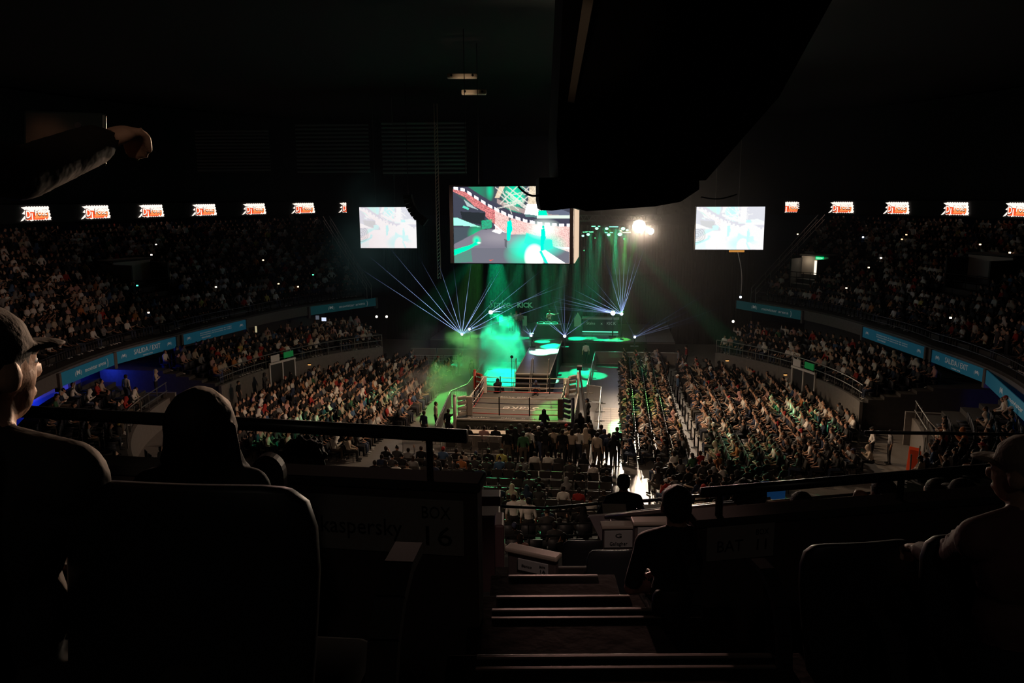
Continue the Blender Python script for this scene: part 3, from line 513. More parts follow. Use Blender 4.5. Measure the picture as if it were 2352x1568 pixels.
for i, (x, y, r, g) in enumerate(((1370.6, 524.5, .14, GL), (1393.5, 525, .14, GL), (1431, 525, .17, GL), (1440.5, 528.5, .11, GL), (1398, 539, .14, GL), (1351, 538.4, .14, GL), (1339, 541.5, .11, GL), (1423.5, 538, .18, GL), (1367, 546.5, .07, GD), (1433.5, 548.4, .08, GD), (1341.5, 575, .07, GD))):
    fixture(x, y, r, g, 'green stage lamp under the truss, %s' % ('upper row, first from left', 'upper row, second from left', 'upper row, third from left', 'upper row, nearest the blinder', 'lower row, third from left', 'lower row, second from left', 'lower row, first from left', 'lower row, nearest the blinder', 'small dim one left of centre', 'small dim one near the blinder', 'small dim one hanging lowest')[i])
for i, (x0, x1, y, c) in enumerate(((1358.5, 1378.5, 519.6, (.2, 1, .6)), (1399, 1420, 520.6, (.25, .9, .8)), (1338.5, 1363, 532.5, (.15, 1, .45)), (1389, 1408, 534, (.2, 1, .6)), (1430, 1449, 533.8, (.8, 1, .5)))):
    P, Q = aty(x0, y, 24.2), aty(x1, y, 24.2); t = empty('light_bar', label='slim glowing light bar under the truss, %s from the left' % ('second', 'fourth', 'first', 'third', 'fifth')[i], cat='light bar')
    mb = MB(); mb.bev((P + Q)/2 + Vector((0, .07, .02)), ((Q - P).length + .06, .12, .14), .02); mb.build('housing', BLACK, t); mb = MB(); mb.bev((P + Q)/2, ((Q - P).length, .04, .06), .01); mb.build('strip', glow('bar_%d' % i, c, 2.2), t)
for i, (px, py, r, s, lab) in enumerate(((1468, 520, .52, 40, 'dazzling big white blinder lamp above the stage'), (1495, 531, .24, 22, 'smaller white blinder lamp just right of the dazzling one'))):
    P = aty(px, py, 24.3); t = empty('blinder_lamp', label=lab, cat='stage lamp'); mb = MB(); mb.tube([P + Y*.5, P + Y*.06], [r*.7, r*1.06], 20); mb.build('housing', BLACK, t)
    mb = MB(); mb.ball(P, (r, .05, r), 0, 20, 10); mb.build('lens', glow('blinder_lens', (1, .86, .68), 60), t)
    mb = MB(); mb.tube([P + X*r + Y*.3, P + Vector((r, .3, r + .3)), P + Vector((-r, .3, r + .3)), P - X*r + Y*.3], .03, 6); mb.build('yoke', BLACK, t)
# ------------------------------------------------------------------ video screens
PIC = attr_emission('video_picture')
def inpoly(U, V, P):
    r = np.zeros(U.shape, bool); n = len(P)
    for i in range(n):
        (x0, y0), (x1, y1) = P[i], P[(i + 1) % n]
        c = ((y0 > V) != (y1 > V)) & (U < (x1 - x0)*(V - y0)/(y1 - y0 + 1e-9) + x0); r ^= c
    return r
def picture(nx, ny, blown=False):
    u, v = np.meshgrid((np.arange(nx + 1))/nx, (np.arange(ny + 1))/ny); I = np.zeros(u.shape + (3,)); I[:] = (.055, .06, .085)
    def put(m, c, a=1.0): a = np.where(m, a, 0)[..., None] if np.isscalar(a) else (a*m)[..., None]; I[:] = I*(1 - a) + np.array(c)*a
    def soft(cx, cy, rx, ry): return np.clip(1.25 - np.hypot((u - cx)/rx, (v - cy)/ry), 0, 1)
    nz = rng.random(u.shape); A = np.ones(u.shape, bool)
    put(v < .3, (.0, .30, .14), .6*soft(.2, .05, .14, .2)); put(v < .4, (.0, .62, .30), .8*soft(.32, .05, .03, .12)); put(v < .5, (.0, .65, .36), .9*soft(.52, .06, .09, .3)); put(v < .4, (.0, .9, .5), .8*soft(.56, .15, .06, .08))
    put(inpoly(u, v, [(.4, .0), (.45, 0), (.4, .15), (.36, .15)]), (.7, .55, .4)); c1 = np.interp(u, [0, .1, .2, .3, .4, .5, .62, .75, .9, 1], [.0, .03, .13, .225, .305, .375, .43, .47, .485, .49])
    put(np.abs(v - c1 + .105) < .03, (.5, .36, .34), .7*(u > .38)); put((v > c1 - .06) & (v < c1 + .035), (.05, .05, .08))
    lo = c1 + np.interp(u, [0, .3, .5, 1], [.06, .19, .28, .30]); cr = (v > c1 + .03) & (v < lo)
    I[cr] = (np.array([.55, .17, .17])*(.4 + 1.3*nz[cr])[:, None]); put(cr & (u > .36), (.95, .72, .66), .75*np.ones(u.shape)*(.4 + .8*nz)); put((v > lo) & (v < lo + .22) & (u > .36), (.95, .72, .68), np.clip(.55 + .6*nz, 0, 1))
    put((np.abs(v - lo - .01) < .012) & (u > .35), (.9, .9, .95), .8)
    ph = (np.cumsum(np.ones(nx + 1))/nx); L = np.interp(ph, [0, .5, 1], [0, 8.5, 16.5]) % 1; lz = np.broadcast_to(np.abs(L - .5) < .32, u.shape) & (np.abs(v - c1 - .012) < .018); put(lz, (1.6, 1.55, 1.7))
    for i in range(26):
        x0 = .45 + .3*rng.random(); y0 = .02 + .3*rng.random(); k = rng.choice([-1.5, 1.2, 4, -.3]); put((np.abs((v - y0) - k*(u - x0)) < .006*(1 + abs(k)*.4)) & (np.abs(u - x0) < .09) & (v < .36), (.75, .72, .65), .7)
    put(inpoly(u, v, [(.66, 0), (.74, 0), (.735, .25), (.64, .25)]), (.85, .7, .5), .55 + .4*nz); put(inpoly(u, v, [(.635, .23), (.735, .23), (.73, .38), (.615, .36)]), (1.6, 1.6, 1.6)); put(inpoly(u, v, [(.62, .355), (.73, .375), (.73, .4), (.62, .39)]), (.1, .2, .2))
    put(inpoly(u, v, [(.735, .31), (.8, .31), (.82, .4), (.73, .4)]), (0, .85, .5)); put(inpoly(u, v, [(.8, .3), (.9, .28), (1, .34), (1, .38), (.82, .36)]), (.12, .14, .2)); put((v > .37) & (v < .415) & (u > .72), (.75, .9, .8), .8)
    put(inpoly(u, v, [(0, .08), (.12, .2), (.28, .33), (.28, .52), (0, .52)]), (.05, .055, .08)); put(inpoly(u, v, [(.09, .16), (.22, .3), (.12, .25)]), (.4, .5, .5)); put(inpoly(u, v, [(.06, .32), (.28, .34), (.26, .5), (.08, .44)]), (.02, .025, .03)); put(inpoly(u, v, [(.09, .24), (.14, .28), (.13, .3), (.08, .27)]), (.1, .7, .5))
    put(inpoly(u, v, [(0, .4), (.03, .4), (.24, .525), (.07, .505), (0, .5)]), (.36, .95, .72)); put(inpoly(u, v, [(0, .53), (.24, .53), (.22, .7), (0, .74)]), (.06, .08, .10)); put(v > .5, (0, .5, .2), .9*soft(.2, .62, .07, .12)); put(inpoly(u, v, [(.24, .44), (.34, .42), (.33, .54), (.25, .55)]), (.02, .5, .25), .3 + .7*nz)
    fl = inpoly(u, v, [(0, .75), (.24, .56), (.34, .55), (.5, .62), (.62, .62), (.9, .8), (1, .85), (1, 1), (0, 1)]); put(fl, (.19, .18, .225)); put(fl, (.28, .26, .30), soft(.4, .66, .2, .1)); put(fl & (v > .8), (.12, .13, .16), .6)
    put(inpoly(u, v, [(.33, .58), (.36, .55), (.43, .58), (.4, .615)]), (.9, .9, .88)); put(v > .5, (.02, .75, .45), .9*soft(.6, .88, .14, .16)); put(inpoly(u, v, [(.0, .82), (.14, .76), (.2, .71), (.22, .74), (.13, .82), (.0, .9)]), (.0, .92, .45)); put(v > .5, (.0, 1.0, .5), soft(.2, .70, .035, .06)); put(A, (1, 1, .95), soft(.22, .73, .018, .012))
    put(inpoly(u, v, [(.0, .9), (.15, .82), (.16, .98), (0, 1)]), (.05, .3, .2), .6); put(inpoly(u, v, [(.3, .96), (.345, .95), (.32, .97)]), (.7, .1, .07)); put(v > .5, (.02, 1.0, .72), soft(.72, .76, .22, .16)); put(inpoly(u, v, [(.61, .73), (.63, .6), (.85, .69), (.86, .8), (.78, .83)]), (.03, .82, .60)); put(v > .7, (1.6, 1.6, 1.5), np.clip(2*soft(.70, .92, .075, .15), 0, 1)); put(inpoly(u, v, [(.75, .86), (.79, .82), (.97, 1), (.8, 1)]), (1.5, 1.6, 1.5))
    put(inpoly(u, v, [(.74, .84), (.76, .83), (.82, 1), (.79, 1)]), (.02, .8, .6)); put(u > .55, (1.0, 1.2, 1.1), .7*soft(.78, .55, .13, .12))
    for (cx, y0, y1, w) in ((.487, .405, .70, .026), (.775, .51, .83, .022)):   # the two performers in the picture
        put(inpoly(u, v, [(cx - w*.8, y0 + .045), (cx + w*.6, y0 + .03), (cx + w, y0 + .16), (cx + w*.4, y0 + .2), (cx + w*.1, y1), (cx - w, y1), (cx - w, y0 + .18)]), (.0, .78, .60)); put(np.hypot((u - cx)/.010, (v - y0 - .015)/.02) < 1, (.12, .12, .12) if cx < .6 else (.0, .7, .5))
    put(inpoly(u, v, [(.44, .68), (.465, .69), (.46, .8), (.445, .78)]), (.06, .07, .08), .7)
    if blown:
        I = np.clip(I*5 + .32, 0, 1); I = 1.02 - (1 - I)*.55
        for q in range(1, 5): m = (np.abs(np.hypot((u - .02), (v - .66)*.7) - .03*q) < .008) & (u < .16) & (v > .5); I[m] *= .75
    else: I = I*1.3
    return I.reshape(-1, 3)
def screen_face(name, bl, br, tl, nx, ny, par, blown):
    e, h = br - bl, tl - bl; V = [bl + e*(i/nx) + h*(1 - j/ny) for j in range(ny + 1) for i in range(nx + 1)]
    F = [(j*(nx + 1) + i, (j + 1)*(nx + 1) + i, (j + 1)*(nx + 1) + i + 1, j*(nx + 1) + i + 1) for j in range(ny) for i in range(nx)]
    return colour_mesh(name, V, F, picture(nx, ny, blown), PIC, par)
t = empty('video_cube', label='big hanging video cube showing a green lit stage, over the ring', cat='screen'); yc = -4.0
bl, br, tl = aty(1043.5, 604, yc), aty(1308, 604, yc), aty(1043.5, 429, yc); br = Vector((br.x, yc, bl.z)); tl = Vector((bl.x, yc, tl.z)); w, h = br.x - bl.x, tl.z - bl.z
screen_face('display', bl, br, tl, 220, 146, t, False)
cx, cz = (bl.x + br.x)/2, (bl.z + tl.z)/2; mb = MB(); mb.bev((cx, yc + .05 + 2.9, cz), (w + .34, 5.8, h + .1), .02); mb.build('case', BLACK, t)
mb = MB()
for s in (-1, 1): mb.box((cx + s*(w/2 + .1), yc - .01, cz), (.16, .08, h)); 
mb.box((cx, yc - .01, cz + h/2 + .05), (w + .36, .08, .07)); mb.build('bezel', DARK, t)
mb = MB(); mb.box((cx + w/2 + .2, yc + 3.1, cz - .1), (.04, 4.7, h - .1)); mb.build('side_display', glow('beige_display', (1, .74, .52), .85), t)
for sx in (-1, 1):
    for sy in (1, 4.8): mb = MB(); mb.tube([(cx + sx*2.4, yc + sy, cz + h/2), (cx + sx*2.4, yc + sy, 21)], .02, 5); mb.build('hanging_cable', DSTEEL, t)
for nm, q, d in (('left', ((825, 476), (959, 476), (827, 570.5)), 66), ('right', ((1600, 475), (1754, 475), (1600, 574)), 60)):
    tl, tr, bl = [at(x, y, d) for x, y in q]; t = empty('side_screen', label='smaller washed out hanging video screen, %s of the big cube' % nm, cat='screen')
    tr.y = bl.y = tl.y; tr.z = tl.z; bl.x = tl.x; br = Vector((tr.x, tl.y, bl.z)); screen_face('display', bl, br, tl, 120, 80, t, True)
    mb = MB(); c = (tl + br)/2; w, h = br.x - bl.x, tl.z - bl.z; mb.bev(c + Y*.2, (w + .1, .36, h + .1), .02); mb.build('case', BLACK, t)
    for k in (-.22, .12): mb = MB(); mb.tube([c + Vector((k*w, .2, h/2)), c + Vector((k*w, .2, 21 - c.z))], .02, 5); mb.build('hanging_cable', mat('dim_cable', (.12, .11, .1), .5), t)
    if nm == 'right':
        mb = MB(); mb.box(c + Vector((w*.12, .2, -h/2 - .12)), (1.1, .3, .16)); mb.build('amber_sign', glow('amber_sign', (1, .42, .08), .55), t)
        P = c + Vector((w*.13, -.1, -h/2 - .2)); mb = MB(); e = at(1701, 682, 58.5); mb.tube([P + (e - P)*i/10 + X*(.18*sin(pi*i/10)) for i in range(11)], .03, 6); tag(mb.build('loose_cable', mat('pale_cable', (.6, .55, .5), .5)), 'pale loose cable hanging from the right hand video screen', 'cable')
        lt = empty('hanging_lamp', label='tiny bluish lamp at the end of the loose cable', cat='lamp'); mb = MB(); mb.ball(e, .09); mb.build('bulb', glow('blue_bulb', (.7, .8, 1), 4), lt); mb = MB(); mb.tube([e + Z*.06, e + Z*.2], .05, 8); mb.build('socket', BLACK, lt)
# line array, tall lit mast, dark shroud with its pale slanting beam
t = empty('line_array', label='curved black line array speaker in front of the left screen corner', cat='speaker'); P = at(937, 452, 58)
for i in range(8):
    m3 = Matrix.Rotation(R_(-4 - 7*i), 3, 'Y'); mb = MB(); mb.bev(P, (.62, .5, .30), .03, m3); o = mb.build('speaker_box', DARK, t); P = P + m3 @ Vector((.045, 0, -.31))
mb = MB(); q = at(937, 448, 58); mb.tube([q, Vector((q.x, q.y, 21))], .025, 5); mb.build('hanging_cable', DSTEEL, t)
mb = MB(); a, b = at(1004, 436, 63), at(1009, 640, 63); a.x = b.x; a.y = b.y
for k in (-.12, .12): mb.tube([Vector((a.x + k, a.y, 20)), b + X*k], .035, 6)
for i in range(44): z = b.z + i*.27; mb.tube([(a.x - .12, a.y, z), (a.x + .12, a.y, z + .27)], .02, 5)
tag(mb.build('hanging_mast', mat('mast_metal', (.6, .5, .38), .35, .9)), 'thin ladder mast hanging left of the big video cube', 'mast')
t = empty('ceiling_shroud', label='huge dark shroud hanging over the hall, covering the top right corner of the cube', cat='shroud'); d = 22
o = at(1238, 484, d); e = (at(1600, 484, d) - o); L = e.length; e.z = 0; e.normalize(); n = e.cross(Z); SH = mat('shroud_cloth', (.016, .014, .0135), .8, bump=.3, scale=3)
k = d/FPX
mb = MB(); mb.prism([(0, .28), (.05, .02), (.35, 0), (1.0, .08), (1.3, -.02), (3.2, .1), (3.9, .22), (4.4, .55), (4.4, .9), (0, .9)], e, Z, -n, o, 3); mb.build('lower_drape', SH, t)
mb = MB(); mb.prism([(.55, .6), (.48, 2), (.8, 9), (9.6, 9), (6.5, 3), (4.6, .8)], e, Z, -n, o - n*.1, 5); mb.build('body', SH, t)
mb = MB(); P, Q = at(1304, 232, 20.5), at(1345, -40, 17); r = Vector((.2, .02, -.06)); mb.prism([(0, 0), (.17, -.05), (.24, (Q - P).length), (0, (Q - P).length)], X, (Q - P).normalized(), Y, P, .18); mb.build('slanting_beam', mat('beam_paint', (.42, .33, .25), .7), t)
mb = MB(); P = at(1190, 428, 20); mb.tube([P + (at(1240, 448, 20) - P)*i/8 - Z*(.1*sin(pi*i/8)) for i in range(9)], .03, 6); mb.build('cable', BLACK, t)
mb = MB(); P, Q = at(1610, 452, 22), at(1692, 446, 22); mb.tube([P + (Q - P)*i/8 - Z*(.09*sin(pi*i/8)) for i in range(9)], .02, 6); mb.build('cable', DSTEEL, t)
spot('shroud_beam_fill', at(1230, 400, 13), at(1328, 110, 18.6), 55, (1, .78, .58), 26, .7, .2)  # unseen spot added to pick out the slanting beam
# ------------------------------------------------------------------ barriers, table, carpet, posts
GALV = mat('galvanised', (.5, .5, .48), .4, .7)
def barrier(P, Q, lab, panel=False, h=1.1, grp=None):
    P, Q = Vector(P), Vector(Q); L = (Q - P).length; n = max(1, round(L/2.2)); e = (Q - P)/n; t = empty('crowd_barrier', label=lab, cat='barrier')
    for i in range(n):
        a, b = P + e*i + e*.02, P + e*(i + .98); u = MB(); u.tube([a, a + Z*h, b + Z*h, b], .028, 8); u.tube([a + Z*.15, b + Z*.15], .02, 6); u.build('frame', GALV, t)
        u = MB()
        if panel: u.box((a + b)/2 + Z*(h/2 + .05), ((b - a).length, .03, h - .15), math.atan2(e.y, e.x)); u.build('panel', PANEL, t)
        else:
            m = int((b - a).length/.12)
            for j in range(1, m): q = a + (b - a)*j/m; u.tube([q + Z*.15, q + Z*h], .009, 4, caps=False)
            u.tube([a + Z*(h - .16), b + Z*(h - .16)], .014, 5); u.build('bars', GALV, t)
        for q in (a, b): u = MB(); d = e.normalized().cross(Z); u.tube([q - d*.3 + Z*.02, q + d*.3 + Z*.02], .02, 5); u.build('foot', GALV, t)
PANEL = bpy.data.materials.new('smoky_panel'); PANEL.use_nodes = True; nt = PANEL.node_tree; b_ = nt.nodes['Principled BSDF']; b_.inputs['Base Color'].default_value = (.35, .32, .28, 1); b_.inputs['Alpha'].default_value = .34; b_.inputs['Roughness'].default_value = .4
barrier((4.4, -3.7, 0), (4.4, 6.6, 0), 'panelled barrier along the right side of the ring', True); barrier((4.4, 6.6, 0), (3.5, 7.0, 0), 'short panelled barrier closing off the corner right of the steps', True)
barrier((3.5, 7.0, 0), (3.75, 18.2, 0), 'long panelled barrier from the ring corner to the stage on the right', True); barrier((3.75, 18.2, 0), (10.2, 18.3, 0), 'panelled barrier in front of the right half of the stage', True)
barrier((-4.2, -3.0, 0), (-4.9, 4.5, 0), 'barred barrier along the left side of the ring'); barrier((-4.9, 4.5, 0), (-4.2, 6.4, 0), 'short barred barrier bending towards the far left ring corner'); barrier((-4.2, 6.4, 0), (-4.3, 18.2, 0), 'long barred barrier in the green smoke left of the catwalk')
barrier((-10.4, 15.4, 0), (-5.0, 15.6, 0), 'tall barred barriers closing the left floor block towards the stage'); barrier((-11, 18.3, 0), (-4.6, 18.4, 0), 'grey panelled barrier before the left half of the stage', True)
barrier((-5.6, -4.6, 0), (.7, -4.7, 0), 'smoky panel barrier between the judges table and the rear seats', True)
t = empty('judges_table', label='long white table along the near side of the ring', cat='table'); mb = MB(); mb.bev((-1.1, -3.68, 1.0), (4.6, .62, .05), .015); mb.build('tabletop', mat('white_laminate', (.8, .72, .62), .5), t)
for x in (-3.2, -1.1, 1.0):
    for y in (-3.92, -3.44): mb = MB(); mb.tube([(x, y, 0), (x, y, .98)], .025, 6); mb.build('leg', DSTEEL, t)
for i, (x, y) in enumerate(((-.9, -3.65), (-.05, -3.6), (.55, -3.7), (-2.2, -3.65))):
    b = empty('water_bottle', (x, y, 1.025), label='clear water bottle on the white judges table, %s from the left' % ('second', 'third', 'fourth', 'first')[i], cat='bottle', group='bottles on the judges table'); mb = MB(); mb.tube([(0, 0, 0), (0, 0, .15), (0, 0, .19), (0, 0, .22)], [.033, .033, .014, .014], 10); mb.build('body', mat('clear_plastic', (.7, .75, .75), .15), b); mb = MB(); mb.tube([(0, 0, .22), (0, 0, .24)], .016, 8); mb.build('cap', WHITE, b)
t = empty('floor_matting', label='pale strip of ribbed floor panels beside the right ring barrier', cat='floor mat')
for i in range(22):
    for j in range(2): mb = MB(); mb.bev((4.78 + .52*j, -5.2 + .5*i, .012), (.5, .48, .024), .006); mb.build('panel', mat('pale_panel', (.62, .55, .47), .5, bump=.1), t)
for i in range(11):
    P = Vector((9.15 + .03*i, 12 - 1.55*i, 0)); t = empty('stanchion', P, label='black stanchion post on the right floor aisle, %s counting from the stage' % ('first', 'second', 'third', 'fourth', 'fifth', 'sixth', 'seventh', 'eighth', 'ninth', 'tenth', 'last')[i], cat='post', group='aisle posts'); mb = MB(); mb.tube([(0, 0, 0), (0, 0, .03), (0, 0, .05)], [.17, .17, .04], 12); mb.build('base', BLACK, t); mb = MB(); mb.tube([(0, 0, .04), (0, 0, 1.0)], .035, 8); mb.ball((0, 0, 1.0), .05); mb.build('post', BLACK, t)
mb = MB()
for i in range(10): a, b = Vector((9.15 + .03*i, 12 - 1.55*i, .93)), Vector((9.18 + .03*i, 12 - 1.55*(i + 1), .93)); mb.tube([a + (b - a)*j/4 - Z*.1*sin(pi*j/4) for j in range(5)], .014, 5)
tag(mb.build('barrier_belt', BLACK), 'thin black belt strung along the aisle posts', 'belt')
t = empty('camera_crane', label='tall dark camera crane standing right of the ring', cat='camera crane'); P = atz(1322, 985, 0); P = Vector((3.7, -1.4, 0))
mb = MB(); mb.tube([P, P + Z*1.3], .08, 8); [mb.tube([P + Z*.5, P + Vector((cos(q)*.6, sin(q)*.6, 0))], .03, 6) for q in (.5, 2.6, 4.7)]; mb.build('tripod', BLACK, t)
q = aty(1331, 846, 2.5); mb = MB(); mb.tube([P + Vector((-.05, -.6, 1.0)), P + Z*1.35, q], [.09, .075, .05], 8); mb.build('arm', BLACK, t); mb = MB(); mb.bev(q + Z*.05, (.3, .45, .22), .03); mb.tube([q + Vector((0, .2, 0)), q + Vector((0, .42, 0))], .07, 10); mb.build('camera', BLACK, t); mb = MB(); mb.bev(P + Vector((-.05, -.65, .95)), (.3, .25, .4), .03); mb.build('counterweight', BLACK, t)
t = empty('microphone_stand', label='thin stand with a round head in the smoke left of the steps', cat='stand'); P = atz(1176, 905, 0); q = Vector((P.x, P.y, 0)); mb = MB(); mb.tube([q, q + Z*2.5], .018, 6); mb.tube([q, q + Z*.04], .2, 12); mb.build('stand', BLACK, t); mb = MB(); mb.ball(q + Z*2.55, .11); mb.build('head', BLACK, t)
# ------------------------------------------------------------------ haze and smoke
def volume(name, lo, hi, dens, blobs=None, col=(1, 1, 1), kind='stuff', label=None):
    mb = MB(); c = (Vector(lo) + Vector(hi))/2; d = Vector(hi) - Vector(lo); mb.box((0, 0, 0), d); m = bpy.data.materials.new(name); m.use_nodes = True; nt = m.node_tree; nt.nodes.clear()
    o = nt.nodes.new('ShaderNodeOutputMaterial'); s = nt.nodes.new('ShaderNodeVolumeScatter'); s.inputs['Color'].default_value = (*col, 1); s.inputs['Density'].default_value = dens; nt.links.new(s.outputs[0], o.inputs['Volume'])
    if blobs:
        tc = nt.nodes.new('ShaderNodeTexCoord'); mp = nt.nodes.new('ShaderNodeMapping'); mp.inputs['Scale'].default_value = [2/k for k in d]; wn = nt.nodes.new('ShaderNodeTexNoise'); wn.inputs['Scale'].default_value = blobs*.9; wn.inputs['Detail'].default_value = 4; nt.links.new(tc.outputs['Object'], wn.inputs['Vector']); w1 = nt.nodes.new('ShaderNodeVectorMath'); w1.operation = 'SUBTRACT'; w1.inputs[1].default_value = (.5, .5, .5); nt.links.new(wn.outputs['Color'], w1.inputs[0]); w2 = nt.nodes.new('ShaderNodeVectorMath'); w2.operation = 'MULTIPLY_ADD'; w2.inputs[1].default_value = [k*1.1 for k in d]; nt.links.new(w1.outputs[0], w2.inputs[0]); nt.links.new(tc.outputs['Object'], w2.inputs[2]); nt.links.new(w2.outputs[0], mp.inputs[0])
        g = nt.nodes.new('ShaderNodeTexGradient'); g.gradient_type = 'SPHERICAL'; nt.links.new(mp.outputs[0], g.inputs[0]); nz = nt.nodes.new('ShaderNodeTexNoise'); nz.inputs['Scale'].default_value = blobs; nz.inputs['Detail'].default_value = 3; nt.links.new(tc.outputs['Object'], nz.inputs['Vector'])
        ra = nt.nodes.new('ShaderNodeMapRange'); ra.inputs[1].default_value = .36; ra.inputs[2].default_value = .66; nt.links.new(nz.outputs['Fac'], ra.inputs[0]); mu = nt.nodes.new('ShaderNodeMath'); mu.operation = 'MULTIPLY'; nt.links.new(g.outputs['Fac'], mu.inputs[0]); nt.links.new(ra.outputs[0], mu.inputs[1])
        m2 = nt.nodes.new('ShaderNodeMath'); m2.operation = 'MULTIPLY'; m2.inputs[1].default_value = dens*2.2; nt.links.new(mu.outputs[0], m2.inputs[0]); nt.links.new(m2.outputs[0], s.inputs['Density'])
    ob = mb.build(name, m); ob.location = c; tag(ob, label, None, None, kind)
volume('haze', (-24, 8, .02), (24, 28, 20.4), .0027, label='thin haze hanging in front of the stage')
volume('haze', (3.2, 20.2, 6.6), (11.6, 28, 14.6), .02, .12, label='extra haze added for the glow around the dazzling blinder lamps')  # haze thickened here to shape the glare around the blinder
volume('haze', (-18.6, 15.5, 5.2), (-8.4, 21.6, 15.2), .06, .2, (.45, 1, .93), label='haze tinted with teal glow before the left video screen')  # extra haze, the screen's teal glow put into its colour
volume('smoke', (-6.4, 7.0, .05), (-.9, 18.7, 4.0), .62, .7, label='bright green smoke rolling out beside the left of the catwalk')
volume('smoke', (-9.0, 1.0, .05), (-3.4, 12, 2.4), .24, .6, label='yellowish green smoke over the seats left of the ring')
volume('smoke', (-12, 12.5, .3), (-5.5, 18.4, 4.2), .05, .5, label='thin dark smoke in front of the left half of the stage')
# ------------------------------------------------------------------ people: one continuous body grown from joints
V3 = Vector
def joints(kind='seat', lean=.08, arms='lap', s=1.0):
    J = {}; p = V3((0, 0, .53)) if kind == 'seat' else V3((0, 0, .95)); J['pelvis'] = p
    J['belly'] = p + V3((0, lean*.25, .17)); J['chest'] = p + V3((0, lean*.5 - .01, .36)); J['neck'] = p + V3((0, lean*.75, .53)); J['head'] = p + V3((0, lean + .025, .665))
    for s_, n in ((-1, 'L'), (1, 'R')):
        J['sh' + n] = p + V3((s_*.185, lean*.6, .455)); J['hip' + n] = p + V3((s_*.095, 0, -.02))
        if kind == 'seat': J['kn' + n] = V3((s_*.14, .45, .53)); J['an' + n] = V3((s_*.14, .43, .10)); J['to' + n] = V3((s_*.15, .60, .045))
        else: J['kn' + n] = V3((s_*.105, .02, .50)); J['an' + n] = V3((s_*.115, -.02, .09)); J['to' + n] = V3((s_*.14, .15, .04))
        b = J['sh' + n]; a = arms if isinstance(arms, str) else arms[0 if s_ < 0 else 1]
        e, w = {'lap': ((s_*.06, .06, -.27), (s_*-.07, .30, -.34)), 'down': ((s_*.06, -.03, -.29), (s_*.07, .04, -.54)), 'clap': ((s_*.06, .10, -.25), (s_*-.13, .30, -.10)),
                'raise': ((s_*.10, .18, .06), (s_*.05, .24, .33)), 'phone': ((s_*.03, .17, -.2), (s_*-.12, .33, .04)), 'cross': ((s_*.07, .10, -.25), (s_*-.14, .20, -.16)), 'point': ((s_*.24, .05, -.02), (s_*.48, .10, .08)), 'rail': ((s_*.11, .14, -.26), (s_*-.04, .32, -.28)), 'hips': ((s_*.20, -.03, -.24), (s_*.03, .08, -.42))}[a]
        J['el' + n] = b + V3(e); J['wr' + n] = b + V3(w)
    return J
